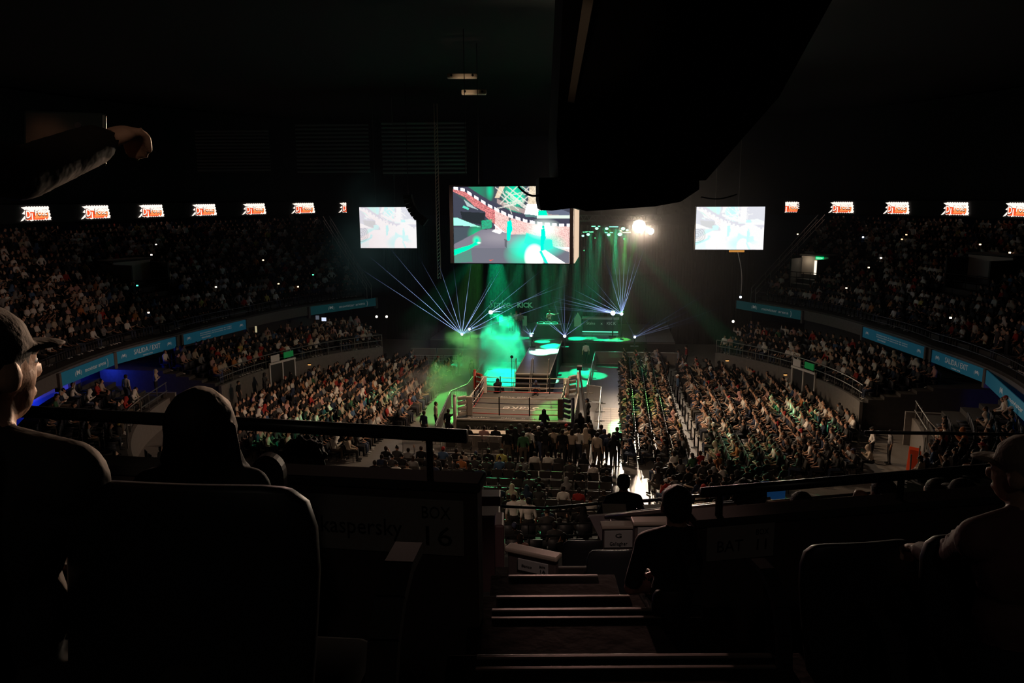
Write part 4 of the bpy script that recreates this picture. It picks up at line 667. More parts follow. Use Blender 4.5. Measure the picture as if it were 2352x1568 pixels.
def prims(J, hair='short', sleeves=False, fingers=False, face=(0, 1, 0), fat=1.0, grip=.55):
    P = []; cap = lambda a, b, ra, rb, g: P.append(('c', V3(a), V3(b), ra, rb, g)); f = V3(face).normalized(); sx = f.cross(Z).normalized(); u = sx.cross(f); hd = J['head']
    B = Matrix((sx, f, u)).transposed()
    ell = lambda o, r, g, M=None: P.append(('e', V3(o), V3(r), M if M else B, 0, g)); h = lambda x, y, z: hd + B @ V3((x, y, z))
    I3 = Matrix.Identity(3); F = fat
    ax = (J['shR'] - J['shL']); ax.z *= .3; ax.normalize(); upv = (J['neck'] - J['pelvis']).normalized(); fr = upv.cross(ax).normalized(); T = Matrix((ax, fr, upv)).transposed()
    ell(J['pelvis'], (.165*F, .125*F, .13), 3, T); ell(J['belly'], (.15*F, .115*F, .17), 2, T); ell(J['chest'], (.175*F, .115*F, .19), 2, T)
    cap(J['shL'] - Z*.01, J['shR'] - Z*.01, .072, .072, 2); cap(J['neck'] - Z*.07, J['neck'], .085, .058, 2); cap(J['neck'] - Z*.02, hd - Z*.04, .058, .058, 0)
    for n in 'LR': cap(J['neck'] - Z*.015, J['sh' + n] + Z*.012, .058, .062, 2)
    for n in 'LR':
        cap(J['sh' + n], J['el' + n], .062, .05, 2); cap(J['el' + n], J['wr' + n], .044, .032, 2 if sleeves else 0)
        if sleeves: cap(J['el' + n], J['el' + n] + (J['wr' + n] - J['el' + n])*.9, .05, .042, 2)
        d = (J['wr' + n] - J['el' + n]).normalized(); w = J['wr' + n]; q = d.cross(Z); q = q.normalized() if q.length > .2 else X.copy(); v = q.cross(d)
        if not fingers: cap(w, w + d*.09, .036, .03, 0); cap(w + d*.03, w + d*.07 + q*(.05 if n == 'L' else -.05), .016, .013, 0)
        else:
            k = w + d*.085; ell(w + d*.05, (.042, .05, .02), 0, Matrix((q, d, v)).transposed())
            for i in range(4):
                o = k + q*(.018*(i - 1.5)*2 + .0) ; L = (.036, .042, .040, .030)[i]; o = k + q*(.021*(i - 1.5)); d1 = (d*cos(grip) - v*sin(grip)); d2 = (d*cos(grip*2.4) - v*sin(grip*2.4))
                cap(o, o + d1*L, .0095, .009, 0); cap(o + d1*L, o + d1*L + d2*L*.9, .009, .008, 0)
            tq = q*(1 if n == 'L' else -1); t0 = w + d*.03 + tq*.03; t1 = t0 + (d*.6 + tq*.7).normalized()*.045; cap(t0, t1, .012, .0105, 0); cap(t1, t1 + (d*.9 - v*.35).normalized()*.035, .0105, .009, 0)
        cap(J['hip' + n], J['kn' + n], .092*F, .066, 3); cap(J['kn' + n], J['an' + n], .064, .046, 3); cap(J['an' + n] + Z*.01, J['an' + n] - Z*.045, .042, .045, 4)
        tt = (J['to' + n] - J['an' + n]); tt.z = 0; cap(J['an' + n] - Z*.045 - tt.normalized()*.03, J['to' + n], .045, .04, 4)
    ell(h(0, 0, .015), (.077, .096, .105), 0); ell(h(0, .035, -.06), (.052, .062, .06), 0); ell(h(0, .045, -.02), (.058, .058, .06), 0)
    ell(h(0, .108, -.018), (.014, .02, .024), 0); ell(h(0, .085, .03), (.05, .02, .012), 0); ell(h(0, .094, -.062), (.026, .012, .01), 6)
    for s_ in (-1, 1): ell(h(s_*.082, -.005, -.01), (.012, .026, .034), 0); ell(h(s_*.032, .085, .008), (.014, .012, .008), 5)
    if hair == 'short': ell(h(0, -.018, .05), (.092, .104, .09), 1); ell(h(0, -.05, .0), (.085, .072, .08), 1)
    elif hair == 'long': ell(h(0, -.018, .05), (.09, .102, .09), 1); ell(h(0, -.065, -.07), (.095, .06, .16), 1); ell(h(0, -.07, -.18), (.085, .05, .10), 1)
    elif hair == 'curly':
        ell(h(0, -.01, .06), (.118, .126, .105), 1)
        rr = random.Random(3)
        for i in range(130): t = rr.uniform(0, 2*pi); z_ = rr.uniform(-.085, .115); r_ = math.sqrt(max(.0, .118**2 - z_*z_)); q = h(cos(t)*r_*1.06, -.02 + sin(t)*r_*1.1, .05 + z_); ell(q, (.021,)*3, 1) if (sin(t) < .55 or z_ > .02) else None
    elif hair == 'cap': ell(h(0, -.012, .05), (.092, .107, .090), 7); ell(h(0, .112, .038), (.070, .066, .010), 7); ell(h(0, -.05, -.02), (.08, .065, .06), 1); ell(h(0, -.01, .135), (.012, .012, .008), 7)
    elif hair == 'hood': ell(h(0, -.03, .02), (.118, .125, .145), 2); ell(h(0, -.05, -.09), (.13, .11, .12), 2)
    elif hair == 'bun': ell(h(0, -.018, .05), (.088, .100, .088), 1); ell(h(0, -.06, .14), (.045,)*3, 1)
    return P
def sphere_tris(): bm = bmesh.new(); bmesh.ops.create_icosphere(bm, subdivisions=2, radius=1); V = [v.co.copy() for v in bm.verts]; F = [[v.index for v in f.verts] for f in bm.faces]; bm.free(); return V, F
SV, SF = sphere_tris()
def grow(name, P, voxel, target, smooth=2):
    mb = MB()
    for p in P:
        if p[0] == 'e': mb.add([p[1] + p[3] @ V3((v.x*p[2].x, v.y*p[2].y, v.z*p[2].z)) for v in SV], SF)
        else:
            a, b, ra, rb = p[1:5]; n = max(1, min(6, int((b - a).length/max(.012, min(ra, rb)*.7)))) 
            mb.tube([a + (b - a)*i/n for i in range(n + 1)], [ra + (rb - ra)*i/n for i in range(n + 1)], 10)
            for c, r in ((a, ra), (b, rb)): mb.add([c + v*r for v in SV], SF)
    o = mb.build('t', []); m = o.modifiers.new('r', 'REMESH'); m.mode = 'VOXEL'; m.voxel_size = voxel
    if smooth: m = o.modifiers.new('s', 'SMOOTH'); m.iterations = smooth; m.factor = .5
    m = o.modifiers.new('d', 'DECIMATE'); bpy.context.view_layer.update(); dg = bpy.context.evaluated_depsgraph_get(); m.ratio = 1
    n0 = len(o.evaluated_get(dg).data.polygons)*2 if voxel else 1
    m.ratio = min(1, target/max(1, n0)); bpy.context.view_layer.update(); dg = bpy.context.evaluated_depsgraph_get()
    me = bpy.data.meshes.new_from_object(o.evaluated_get(dg)); bpy.data.objects.remove(o); me.name = name
    me.materials.clear()
    C = np.array([f.center for f in me.polygons]); best = np.full(len(C), 9e9); reg = np.zeros(len(C), int)
    for p in P:
        if p[0] == 'e':
            q = (C - np.array(p[1])) @ np.array(p[3]); r = np.array(p[2]); k = np.linalg.norm(q/r, axis=1); g = np.linalg.norm(q/(r*r), axis=1); d = k*(k - 1)/np.maximum(g, 1e-6)
        else:
            a, b = np.array(p[1]), np.array(p[2]); ab = b - a; t = np.clip(((C - a) @ ab)/max(1e-9, ab @ ab), 0, 1); d = np.linalg.norm(C - a - t[:, None]*ab, axis=1) - (p[3] + (p[4] - p[3])*t)
        m_ = d < best - (.004 if p[5] in (5, 6) else 0); best[m_] = d[m_]; reg[m_] = p[5]
    me.polygons.foreach_set('material_index', reg.tolist()); me.polygons.foreach_set('use_smooth', [True]*len(C)); return me
def clothes(name, rough=.8, ramp=None, use='Color'):
    m = bpy.data.materials.new(name); m.use_nodes = True; nt = m.node_tree; b = nt.nodes['Principled BSDF']; b.inputs['Roughness'].default_value = rough; b.inputs['Specular IOR Level'].default_value = .2
    oi = nt.nodes.new('ShaderNodeObjectInfo')
    if ramp:
        r = nt.nodes.new('ShaderNodeValToRGB'); r.color_ramp.interpolation = 'CONSTANT'
        while len(r.color_ramp.elements) < len(ramp): r.color_ramp.elements.new(.5)
        for i, c in enumerate(ramp): r.color_ramp.elements[i].position = i/len(ramp); r.color_ramp.elements[i].color = (*c, 1)
        nt.links.new(oi.outputs['Random'], r.inputs[0]); nt.links.new(r.outputs[0], b.inputs['Base Color'])
    else: nt.links.new(oi.outputs['Color'], b.inputs['Base Color'])
    return m
SKIN = [(.50, .30, .21), (.40, .22, .15), (.58, .37, .27), (.30, .16, .10)]; TROU = [(.02, .02, .025), (.03, .035, .05), (.06, .08, .13), (.02, .02, .02), (.09, .075, .06), (.03, .03, .03)]
HAIRC = [(.012, .009, .008), (.03, .018, .012), (.015, .012, .01)]; SHOE = [(.03, .03, .03), (.6, .6, .58), (.02, .02, .02)]
PM = [clothes('skin', .6, SKIN), clothes('hair', .7, HAIRC), clothes('top'), clothes('trousers', .85, TROU), clothes('shoes', .6, SHOE), mat('eye_dark', (.02, .015, .01), .3), mat('lips', (.35, .14, .11), .5), clothes('cap', .8, [(.03, .03, .03), (.6, .58, .55), (.35, .03, .03), (.04, .05, .1)])]
KINDS = [  # kind, lean, arms, hair, sleeves
    ('seat', .06, 'lap', 'short', False), ('seat', .10, 'lap', 'long', True), ('seat', .03, 'clap', 'cap', False), ('seat', .08, ('lap', 'raise'), 'short', True), ('seat', .12, 'phone', 'short', False), ('seat', .22, 'clap', 'hood', True), ('seat', .0, 'cross', 'short', True), ('seat', .05, 'lap', 'bun', False),
    ('stand', .0, 'down', 'short', False), ('stand', .02, 'hips', 'cap', True), ('stand', .04, 'cross', 'long', True), ('stand', .05, ('down', 'raise'), 'short', False), ('stand', .06, 'cross', 'hood', True), ('stand', .0, ('point', 'cross'), 'short', False), ('stand', .35, 'rail', 'short', True)]
HAIRN = {'short': 'short hair', 'long': 'long hair', 'cap': 'a cap', 'hood': 'hood up', 'bun': 'hair bun', 'curly': 'curly hair'}
MID = []; LOW = []
for i, (k, l, a, h, s) in enumerate(KINDS):
    P = prims(joints(k, l, a), h, s); me = grow('person_body', P, .021, 1100)
    for m in PM: me.materials.append(m)
    MID.append(me); lo = grow('crowd_body', [p for p in P if p[5] not in (5, 6)], .034, 190, 1); V = np.array([v.co for v in lo.vertices]); lo.calc_loop_triangles()
    T = np.array([t.vertices for t in lo.loop_triangles]); g = np.array([lo.polygons[t.polygon_index].material_index for t in lo.loop_triangles]); LOW.append((V, T, g)); bpy.data.meshes.remove(lo)
SHIRT = [('black', (.012, .012, .013), 38), ('dark grey', (.05, .05, .052), 18), ('navy', (.02, .03, .06), 7), ('white', (.72, .70, .66), 15), ('beige', (.48, .40, .32), 9), ('grey', (.22, .22, .22), 9), ('red', (.34, .035, .03), 4), ('pink', (.48, .28, .26), 2), ('blue', (.07, .13, .24), 2), ('green', (.05, .14, .07), 1), ('orange', (.42, .16, .06), 1), ('yellow', (.5, .42, .12), .7)]
SW = np.array([s[2] for s in SHIRT], float); SW /= SW.sum()
people = []            # dicts: pos, rz, kind, colour index, zone, row, seat
def add_person(x, y, z, face, kind, ci=None, zone='', row=0, seat=0, want=False, sc=1.0):
    if zone in ('near', 'aisle', 'right', 'corner', 'left'): x += rng.normal(0, .05); y += rng.normal(0, .06); sc = rng.uniform(.94, 1.05)
    people.append(dict(p=(x, y, z), rz=math.atan2(-face[0], face[1]), k=kind, c=int(rng.choice(len(SHIRT), p=SW)) if ci is None else ci, zone=zone, row=row, seat=seat, want=want, s=sc))
seats = []             # floor chairs: x, y, rz, zone, row, seat
def seated_kind(w=(34, 18, 9, 4, 8, 8, 12, 8)): w = np.array(w, float); return int(rng.choice(8, p=w/w.sum()))
# floor blocks
for r in range(9):
    for s in range(20):
        x, y = -5.55 + .55*s + rng.normal(0, .02), -7.5 - 1.12*r; occ = (.88 if x < -.5 else .42) if r < 5 else (.7 if x < 1 else .55); seats.append((x, y, 0, 'near', r, s))
        if rng.random() < occ: add_person(x, y - .02, 0, (rng.normal(0, .12), 1), seated_kind(), None if r > 0 else None, 'near', r, s)
for r in range(4):
    for s in range(49):
        x, y = 6.15 + .82*r, -5.0 + .54*s; seats.append((x, y, pi/2, 'aisle', r, s))
        if rng.random() < .93: add_person(x, y, 0, (-1, .1 + rng.normal(0, .15)), seated_kind(), None, 'aisle', r, s)
for r in range(11):
    for s in range(52):
        x, y = 10.35 + .86*r, -6.2 + .55*s
        if math.hypot(x, y - 2) > 18.2 or (r > 7 and y < -1.5): continue
        seats.append((x, y, pi/2, 'right', r, s))
        if rng.random() < .94: add_person(x, y, 0, (-1, -.05*(y - 2)/5 + rng.normal(0, .15)), seated_kind(), None, 'right', r, s)
for r in range(6):
    for s in range(11):
        d = V3((.8, -.6, 0)); e = V3((.6, .8, 0)); q = V3((6.3, -9.0, 0)) + e*(.56*s) - V3((-.62, .78, 0))*(.95*r)
        if q.x > 17 or q.x < 7.0 or q.y > -6.6: continue
        seats.append((q.x, q.y, math.atan2(.62, .78), 'corner', r, s))
        if rng.random() < .85: add_person(q.x, q.y, 0, (-.62, .78), seated_kind(), None, 'corner', r, s)
for r in range(12):
    for s in range(50):
        x, y = -7.0 - .88*r, -6.0 + .55*s
        if math.hypot(x, y - 2) > 18.0 or (y > 14.5 and x > -10.4) or (r < 1 and y < 0): continue
        seats.append((x, y, -pi/2, 'left', r, s))
        if rng.random() < .94: add_person(x, y, 0, (1, -.05*(y - 2)/5 + rng.normal(0, .15)), seated_kind(), None, 'left', r, s)
# stands
tier_seats = []
for sgn in (-1, 1):
    for k in range(NROW):
        dr, zz = 1.32 + UP_*k, UZ0 + URISE*(k + 0); n0, n1 = R_(35.6), R_(117); a = n0
        while a < n1:
            A = sgn*a; r_ = rf(A) + dr; P = bz(dr, A, zz); a += .52/r_
            if any(abs(A - ha)*r_ < hw/2 + .3 and hd - 2.3 < dr < hd + 3.6 for ha, hd, hw in HOLES): continue
            if int(a*r_/.52) % 19 == 0: continue
            tier_seats.append((P, A))
            if rng.random() < .90: add_person(*P, (-sin(A), -cos(A)), seated_kind() if rng.random() < .97 else 8 + int(rng.integers(0, 4)), int(rng.choice(len(SHIRT), p=SW)), 'upper')
    for k in range(5):
        a = R_(42.5)
        while a < R_(88):
            A = sgn*a; P = az(19.75 + .85*k, A, 1.55); a += .53/20; P.z = 1.55 + .18*k; tier_seats.append((P, A))
            si = int((a - R_(42.5))*20/.53)
            if rng.random() < .8: add_person(*P, (-sin(A), -cos(A)), seated_kind(), None, 'lower' + ('left' if sgn < 0 else 'right'), k, si)
    for k in range(4):
        a = R_(104)
        while a < R_(127):
            A = sgn*a; P = az(21.7 + .85*k, A, 1.5 + .25*k); a += .55/22; tier_seats.append((P, A))
            si = int((a - R_(104))*22/.55)
            if rng.random() < .45: add_person(*P, (-sin(A), -cos(A)), seated_kind(), None, 'side' + ('left' if sgn < 0 else 'right'), k, si)
for k, (r_, z_) in enumerate(((20.4, 1.5), (22.3, 1.85), (24.2, 2.3))):
    for s in range(34):
        A = R_(168 + .0) + s*.62/r_; P = az(r_, A, z_); tier_seats.append((P, A))
        if rng.random() < (.55, .5, .5)[k]: add_person(*P, (-sin(A), -cos(A)), seated_kind((40, 14, 14, 2, 4, 8, 14, 8)), None, 'stand', k, s)
# people picked out one by one: pixel of the feet, height, kind, colour, facing, label
def CI(n): return [s[0] for s in SHIRT].index(n)
SPEC = []
def special(px, py, kind, col, face, label, z=0, y=None, s=1.0):
    P = atz(px, py, z) if y is None else aty(px, py, y); SPEC.append((P.x, P.y, z, kind, CI(col), face, label, s))
special(1409, 1079, 12, 'black', (-.3, 1), 'person in dark jacket standing at the right end of the group on the bright aisle'); special(1398, 1074, 8, 'navy', (.4, 1), 'person standing on the aisle, touching shoulders with the one in the dark jacket')
for px, py, k, c, l in ((1166, 1072, 8, 'black', 'person in black standing at the left end of the group before the ring'), (1184, 1070, 12, 'black', 'hooded person in black second from the left in the standing group'), (1202, 1078, 8, 'green', 'person in dark green standing in front of the white shirt'), (1216, 1068, 8, 'white', 'person in white shirt standing behind the dark green one'), (1236, 1064, 9, 'black', 'capped person in black standing in the middle of the group'), (1252, 1074, 12, 'black', 'hooded person in black standing left of the broad beige shirt'), (1271, 1068, 8, 'beige', 'broad person in beige shirt standing in the group before the ring'), (1291, 1072, 8, 'black', 'person in black standing right of the broad beige shirt'), (1300, 1058, 9, 'grey', 'capped person in grey at the back of the standing group'), (1313, 1072, 10, 'beige', 'long haired person in beige standing right of centre in the group'), (1328, 1070, 8, 'white', 'slim person in white standing beside the hooded pale figure'), (1344, 1070, 12, 'beige', 'tall hooded figure in pale beige standing in the group'), (1357, 1058, 8, 'black', 'person in black standing behind the pale hooded figure'), (1371, 1080, 8, 'beige', 'person in loose beige shirt standing near the end of the group'), (1387, 1072, 9, 'navy', 'capped person in navy standing next to the aisle')):
    special(px, py - 3, k, c, (rng.normal(0, .2), 1), l, 0, None, 1.06)
for px, py, k, c, l in ((1174, 1056, 8, 'black', 'person in black at the back of the standing group, far left'), (1193, 1054, 12, 'dark grey', 'hooded grey person at the back of the standing group, second from left'), (1209, 1052, 8, 'black', 'person in black at the back of the group behind the dark green one'), (1228, 1056, 8, 'black', 'person in black at the back of the group, left of its middle'), (1244, 1050, 9, 'black', 'capped person in black at the back of the group, at its middle'), (1262, 1054, 8, 'dark grey', 'person in dark grey at the back of the group, right of its middle'),
    (1282, 1052, 8, 'black', 'person in black at the back behind the broad beige shirt'), (1306, 1060, 8, 'beige', 'person in beige shirt between the broad beige one and the long haired one'), (1322, 1054, 12, 'black', 'hooded black person at the back, left of the hooded pale figure'), (1380, 1056, 8, 'black', 'person in black at the back near the right end of the group'), (1416, 1062, 8, 'black', 'person in black standing at the aisle edge behind the dark jacket')):
    special(px, py, k, c, (rng.normal(0, .3), 1), l, 0, None, 1.05)
for px, x, c, l in ((1054, -3.0, 'black', 'first'), (1082, -2.2, 'black', 'second'), (1113, -1.35, 'pink', 'third'), (1133, -.75, 'black', 'fourth'), (1163, .1, 'black', 'fifth'), (1205, .95, 'dark grey', 'sixth')):
    SPEC.append((x, -4.35, .22, 6, CI(c), (0, 1), 'person in %s seated at the white judges table, %s from the left' % (c, l), 1.0)); seats.append((x, -4.6, 0, 'table', 0, int((x + 3.4)*2)))
special(1252, 1000, 12, 'black', (.1, 1), 'dark hooded figure standing alone against the near edge of the ring', 0, None); SPEC[-1] = (1.62, -3.35, .45) + SPEC[-1][3:]
special(1169, 908, 8, 'black', (.3, 1), 'dark silhouette standing in the green smoke left of the steps', 0); SPEC[-1] = (-1.75, 4.5, 0) + SPEC[-1][3:]
special(1150, 912, 5, 'black', (.3, 1), 'dark silhouette seated on the far left of the ring apron', 0); SPEC[-1] = (-1.75, 2.72, 1.0) + SPEC[-1][3:]
special(1236, 912, 2, 'navy', (0, -1), 'person in navy with pale cap seated on the far apron before the steps', 0); SPEC[-1] = (.62, 2.74, 1.0) + SPEC[-1][3:]
special(1037, 985, 11, 'black', (.5, 1), 'dark person holding a hand up beside the near left ring post', 0); SPEC[-1] = (-3.7, -2.1, 0) + SPEC[-1][3:]
special(1016, 985, 8, 'beige', (1, .4), 'person in pale clothes standing left of the ring near its post', 0); SPEC[-1] = (-4.7, -.6, 0) + SPEC[-1][3:]
special(1012, 995, 8, 'navy', (.6, 1), 'person in navy standing behind the left ring barrier', 0); SPEC[-1] = (-4.9, -2.6, 0) + SPEC[-1][3:]
special(1324, 985, 12, 'black', (-.4, 1), 'camera operator in black standing at the foot of the camera crane', 0); SPEC[-1] = (3.45, -2.15, 0) + SPEC[-1][3:]
for x, y, k, c, l in ((3.75, 1.0, 9, 'dark grey', 'person in a cap standing between the ring and the right barrier, far one'), (3.85, -.4, 4, 'beige', 'person in beige crouched between the ring and the right barrier'), (4.05, -1.2, 5, 'black', 'hooded person in black seated against the right barrier'), (3.95, -2.5, 6, 'black', 'person in black seated low by the right barrier, near one'), (4.1, -3.2, 0, 'dark grey', 'person in dark grey seated at the near end of the right barrier')): SPEC.append((x, y, 0, k, CI(c), (-1, .3), l, 1.0))
SPEC.append((-.05, 21.15, 2.15, 13, CI('white'), (.1, -1), 'DJ in pale clothes pointing to the left behind the desk', 1.0))
for x, y, k, c, l in ((-3.4, 22.6, 8, 'grey', 'first'), (-3.0, 22.9, 9, 'white', 'second'), (-2.6, 22.5, 10, 'grey', 'third')): SPEC.append((x, y, 1.8, k, CI(c), (.3, -1), 'performer standing on the left of the stage, %s from the left' % l, 1.0))
SPEC.append((3.05, 17.6, .2, 8, CI('white'), (-.2, 1), 'person in pale shirt standing at the stage corner of the right barrier', 1.0))
SPEC.append((-6.2, 13.8, 0, 11, CI('green'), (1, .3), 'person with raised arm standing in front of the barred barriers on the left', 1.0)); SPEC.append((-4.75, 11.2, 0, 8, CI('black'), (1, -.6), 'dark person standing with folded arms by the long barred barrier', 1.0)); SPEC.append((-4.75, 13.6, 0, 8, CI('dark grey'), (1, -.2), 'person in dark grey further up the long barred barrier', 1.0))
for x, y, k, c, l in ((7.6, 12.4, 8, 'beige', 'person in beige standing up among the seats of the aisle block'), (8.9, 12.0, 8, 'black', 'person in black standing beside the aisle posts, far one'), (9.3, 7.8, 9, 'blue', 'person in blue shirt and red cap standing by the aisle posts'), (10.0, 16.5, 8, 'grey', 'grey shirted person standing on the aisle near the stage'), (10.7, 18.0, 8, 'red', 'person in red standing at the stage end of the right block'), (17.9, -3.2, 9, 'white', 'person in white and red standing at the near end of the right block'), (18.6, -3.6, 8, 'grey', 'grey shirted person standing beside the one in white and red'), (17.4, -4.9, 5, 'beige', 'hooded person in beige crouched on the right floor')): SPEC.append((x, y, 0, k, CI(c), (-1, .1), l, 1.0))
SPEC.append((-18.2, 3.2, 0, 8, CI('black'), (1, 0), 'dark person standing against the left floor wall near its end', 1.0)); SPEC.append((-17.6, 5.6, 0, 12, CI('dark grey'), (1, 0), 'hooded dark person standing against the left floor wall', 1.0))
P = az(22.6, -R_(100.5), 1.5); SPEC.append((P.x, P.y, 1.5, 8, CI('white'), (.2, 1), 'person in white leaning on the wall in front of the blue lit lobby', 1.0)); P = az(22.2, -R_(93.5), 1.2); SPEC.append((P.x, P.y, 1.2, 12, CI('beige'), (1, .3), 'person in beige standing at the dark passage on the left', 1.0))
P = az(21.35, -R_(122), 1.5); SPEC.append((P.x, P.y, 1.5, 14, CI('yellow'), (1, .5), 'person in yellow leaning on the left stair rail', 1.0)); P = az(24.2, R_(105), 2.0); SPEC.append((P.x, P.y, 2.0, 9, CI('beige'), (-1, .3), 'person in beige jacket walking in the right near stand', 1.0))
for A, r_, z_, k, c, l in ((174.6, 20.1, 1.5, 8, 'white', 'person in white shirt with a dark shoulder strap standing in the near stand'), (173.2, 20.4, 1.5, 8, 'white', 'person in a white printed shirt standing right of the shoulder strap')): P = az(r_, R_(A), z_); SPEC.append((P.x, P.y, z_, k, CI(c), (-.1, 1), l, 1.0))
# the largest ones in view become people of their own, the rest one crowd
def hidden(x, y): return x < -10 or x > 2362 or y > 1300 or y < 0 or (x < 1092 and y > 1090 and x > 560) or (x <= 1075 and 948 < y < 1000) or (x < 560 and y > 930 and x > 250) or (x < 300 and y > 1000) or (x > 1604 and y > 1160 + (2352 - x)*.06) or (x > 2180 and y > 1090) or (1500 < x < 1610 and y > 1130)
cand = []
for i, p in enumerate(people):
    if p['zone'] == 'upper': continue
    x, y, d = pix((p['p'][0], p['p'][1], p['p'][2] + 1.05))
    if not hidden(x, y): cand.append((d, i))
cand.sort(); NIND = 300 - len(SPEC) - 14; chosen = set(i for d, i in cand[:NIND])
ZN = {'near': 'rear floor block before the ring', 'aisle': 'narrow block right of the bright aisle', 'right': 'wide right floor block', 'corner': 'slanting corner block at the right', 'left': 'left floor block', 'stand': 'near stand under the boxes', 'lower': 'lower stand'}
GR = {'near': 'spectators in the rear floor block', 'aisle': 'spectators in the aisle block', 'right': 'spectators in the right block', 'corner': 'spectators in the corner block', 'left': 'spectators in the left block', 'stand': 'spectators in the near stand', 'lowerleft': 'spectators in the left lower stand', 'lowerright': 'spectators in the right lower stand', 'sideleft': 'spectators in the left side stand', 'sideright': 'spectators in the right side stand'}
ORD = lambda n: '%d%s' % (n, {1: 'st', 2: 'nd', 3: 'rd'}.get(n if n < 20 else n % 10, 'th'))
_U = 'first second third fourth fifth sixth seventh eighth ninth tenth eleventh twelfth thirteenth fourteenth fifteenth sixteenth seventeenth eighteenth nineteenth twentieth'.split()
def nth(n): return _U[n - 1] if n <= 20 else ('twenty', 'thirty', 'forty', 'fifty')[n//10 - 2] + '-' + _U[n % 10 - 1] if n % 10 else ('thirtieth', 'fortieth', 'fiftieth')[n//10 - 3]
def where(zn, r, s):
    return {'near': '%s row of the rear block, %s from its left', 'aisle': '%s column of the aisle block, %s from its near end', 'right': '%s column of the right block, %s from its near end', 'corner': '%s row of the corner block, %s from its left', 'left': '%s column of the left block, %s from its near end',
            'stand': '%s tier of the near stand, %s from its right', 'lowerleft': '%s row of the left lower stand, %s from the stage', 'lowerright': '%s row of the right lower stand, %s from the stage', 'sideleft': '%s row of the left side stand, %s from the doorway', 'sideright': '%s row of the right side stand, %s from the doorway', 'table': '%s row at the judges table, %s from the left'}[zn] % (nth(r + 1), nth(s + 1))
STICK = mat('pale_stick', (.66, .52, .38), .45); HANDS = []
def put_person(x, y, z, rz, k, ci, label, group=None, s=1.0):
    o = bpy.data.objects.new('person', MID[k]); o.location = (x, y, z); o.rotation_euler = (0, 0, rz); o.scale = (s, s, s); COL.objects.link(o)
    o.color = (*SHIRT[ci][1], 1); tag(o, label, 'person', group); return o
for (x, y, z, k, ci, f, l, s) in SPEC: put_person(x, y, z, math.atan2(-f[0], f[1]), k, ci, l, None, s)
left_over = []; ncl = 0
for i, p in enumerate(people):
    if i in chosen:
        hz = KINDS[p['k']]; near = {'near': 'row %d from the ring, seat %d from the left' % (p['row'] + 1, p['seat'] + 1), 'stand': 'tier %d, seat %d' % (p['row'] + 1, p['seat'] + 1)}.get(p['zone'], 'row %d, seat %d from its near end' % (p['row'] + 1, p['seat'] + 1))
        put_person(*p['p'], p['rz'], p['k'], p['c'], '%s top, %s, %s' % (SHIRT[p['c']][0], HAIRN[hz[3]], where(p['zone'], p['row'], p['seat'])), GR[p['zone']], p['s'])
        if p['zone'] in ('right', 'corner', 'aisle') and rng.random() < .24 and ncl < 60:
            ncl += 1; q = V3(p['p']); ca = p['rz']; f = V3((-sin(ca), cos(ca), 0)); rt = V3((cos(ca), sin(ca), 0)); b = q + f*.32 + rt*.12 + Z*.72; tip = b + (f*rng.uniform(.3, 1) + Z*rng.uniform(-.1, .55) + rt*rng.uniform(-.9, .9)).normalized()*.55
            mb = MB(); e = tip - b; mb.tube([b, b + e*.06, b + e*.5, b + e*.94, tip], [.016, .036, .040, .036, .014], 8)
            tag(mb.build('clapper_stick', STICK, None, True), 'pale clapper stick in %s' % where(p['zone'], p['row'], p['seat']), 'clapper stick', 'clapper sticks in the right hand blocks')
    else: left_over.append(p)
VV, FF, CC = [], [], []; n0 = 0
def push(V, T, c):
    global n0
    VV.append(V); FF.append(T + n0); CC.append(c); n0 += len(V)
for p in left_over:
    V, T, g = LOW[p['k']]; c_, s_ = cos(p['rz']), sin(p['rz']); Rm = np.array([[c_, s_, 0], [-s_, c_, 0], [0, 0, 1]]); sk = SKIN[rng.integers(0, 4)]
    pal = np.array([sk, HAIRC[rng.integers(0, 3)], SHIRT[p['c']][1], TROU[rng.integers(0, 6)], SHOE[rng.integers(0, 3)], (0, 0, 0), (0, 0, 0), ((.5, .5, .48), (.03, .03, .03), (.35, .03, .03))[rng.integers(0, 3)]])
    push(V @ Rm + np.array(p['p']), T, pal[g])
    if p['zone'] in ('right', 'aisle', 'left', 'corner') and rng.random() < .10:
        f = np.array([-s_, c_, 0]); rt = np.array([c_, s_, 0]); b = np.array(p['p']) + f*.32 + np.array([0, 0, .75]); e = f*rng.uniform(.3, 1) + np.array([0, 0, rng.uniform(-.1, .55)]) + rt*rng.uniform(-.9, .9); e = e/np.linalg.norm(e)*.55; a = np.cross(e, [0, 0, 1.]); a = a/np.linalg.norm(a)*.038; q = np.cross(e, a); q = q/np.linalg.norm(q)*.038
        R4 = [a, q, -a, -q]; Vt = np.array([b + r_ for r_ in R4] + [b + e + r_ for r_ in R4]); Tt = []
        for j in range(4): Tt += [(j, (j + 1) % 4, 4 + (j + 1) % 4), (j, 4 + (j + 1) % 4, 4 + j)]
        Tt += [(0, 2, 1), (0, 3, 2), (4, 5, 6), (4, 6, 7)]; push(Vt, np.array(Tt), np.tile((.66, .52, .38), (12, 1)))
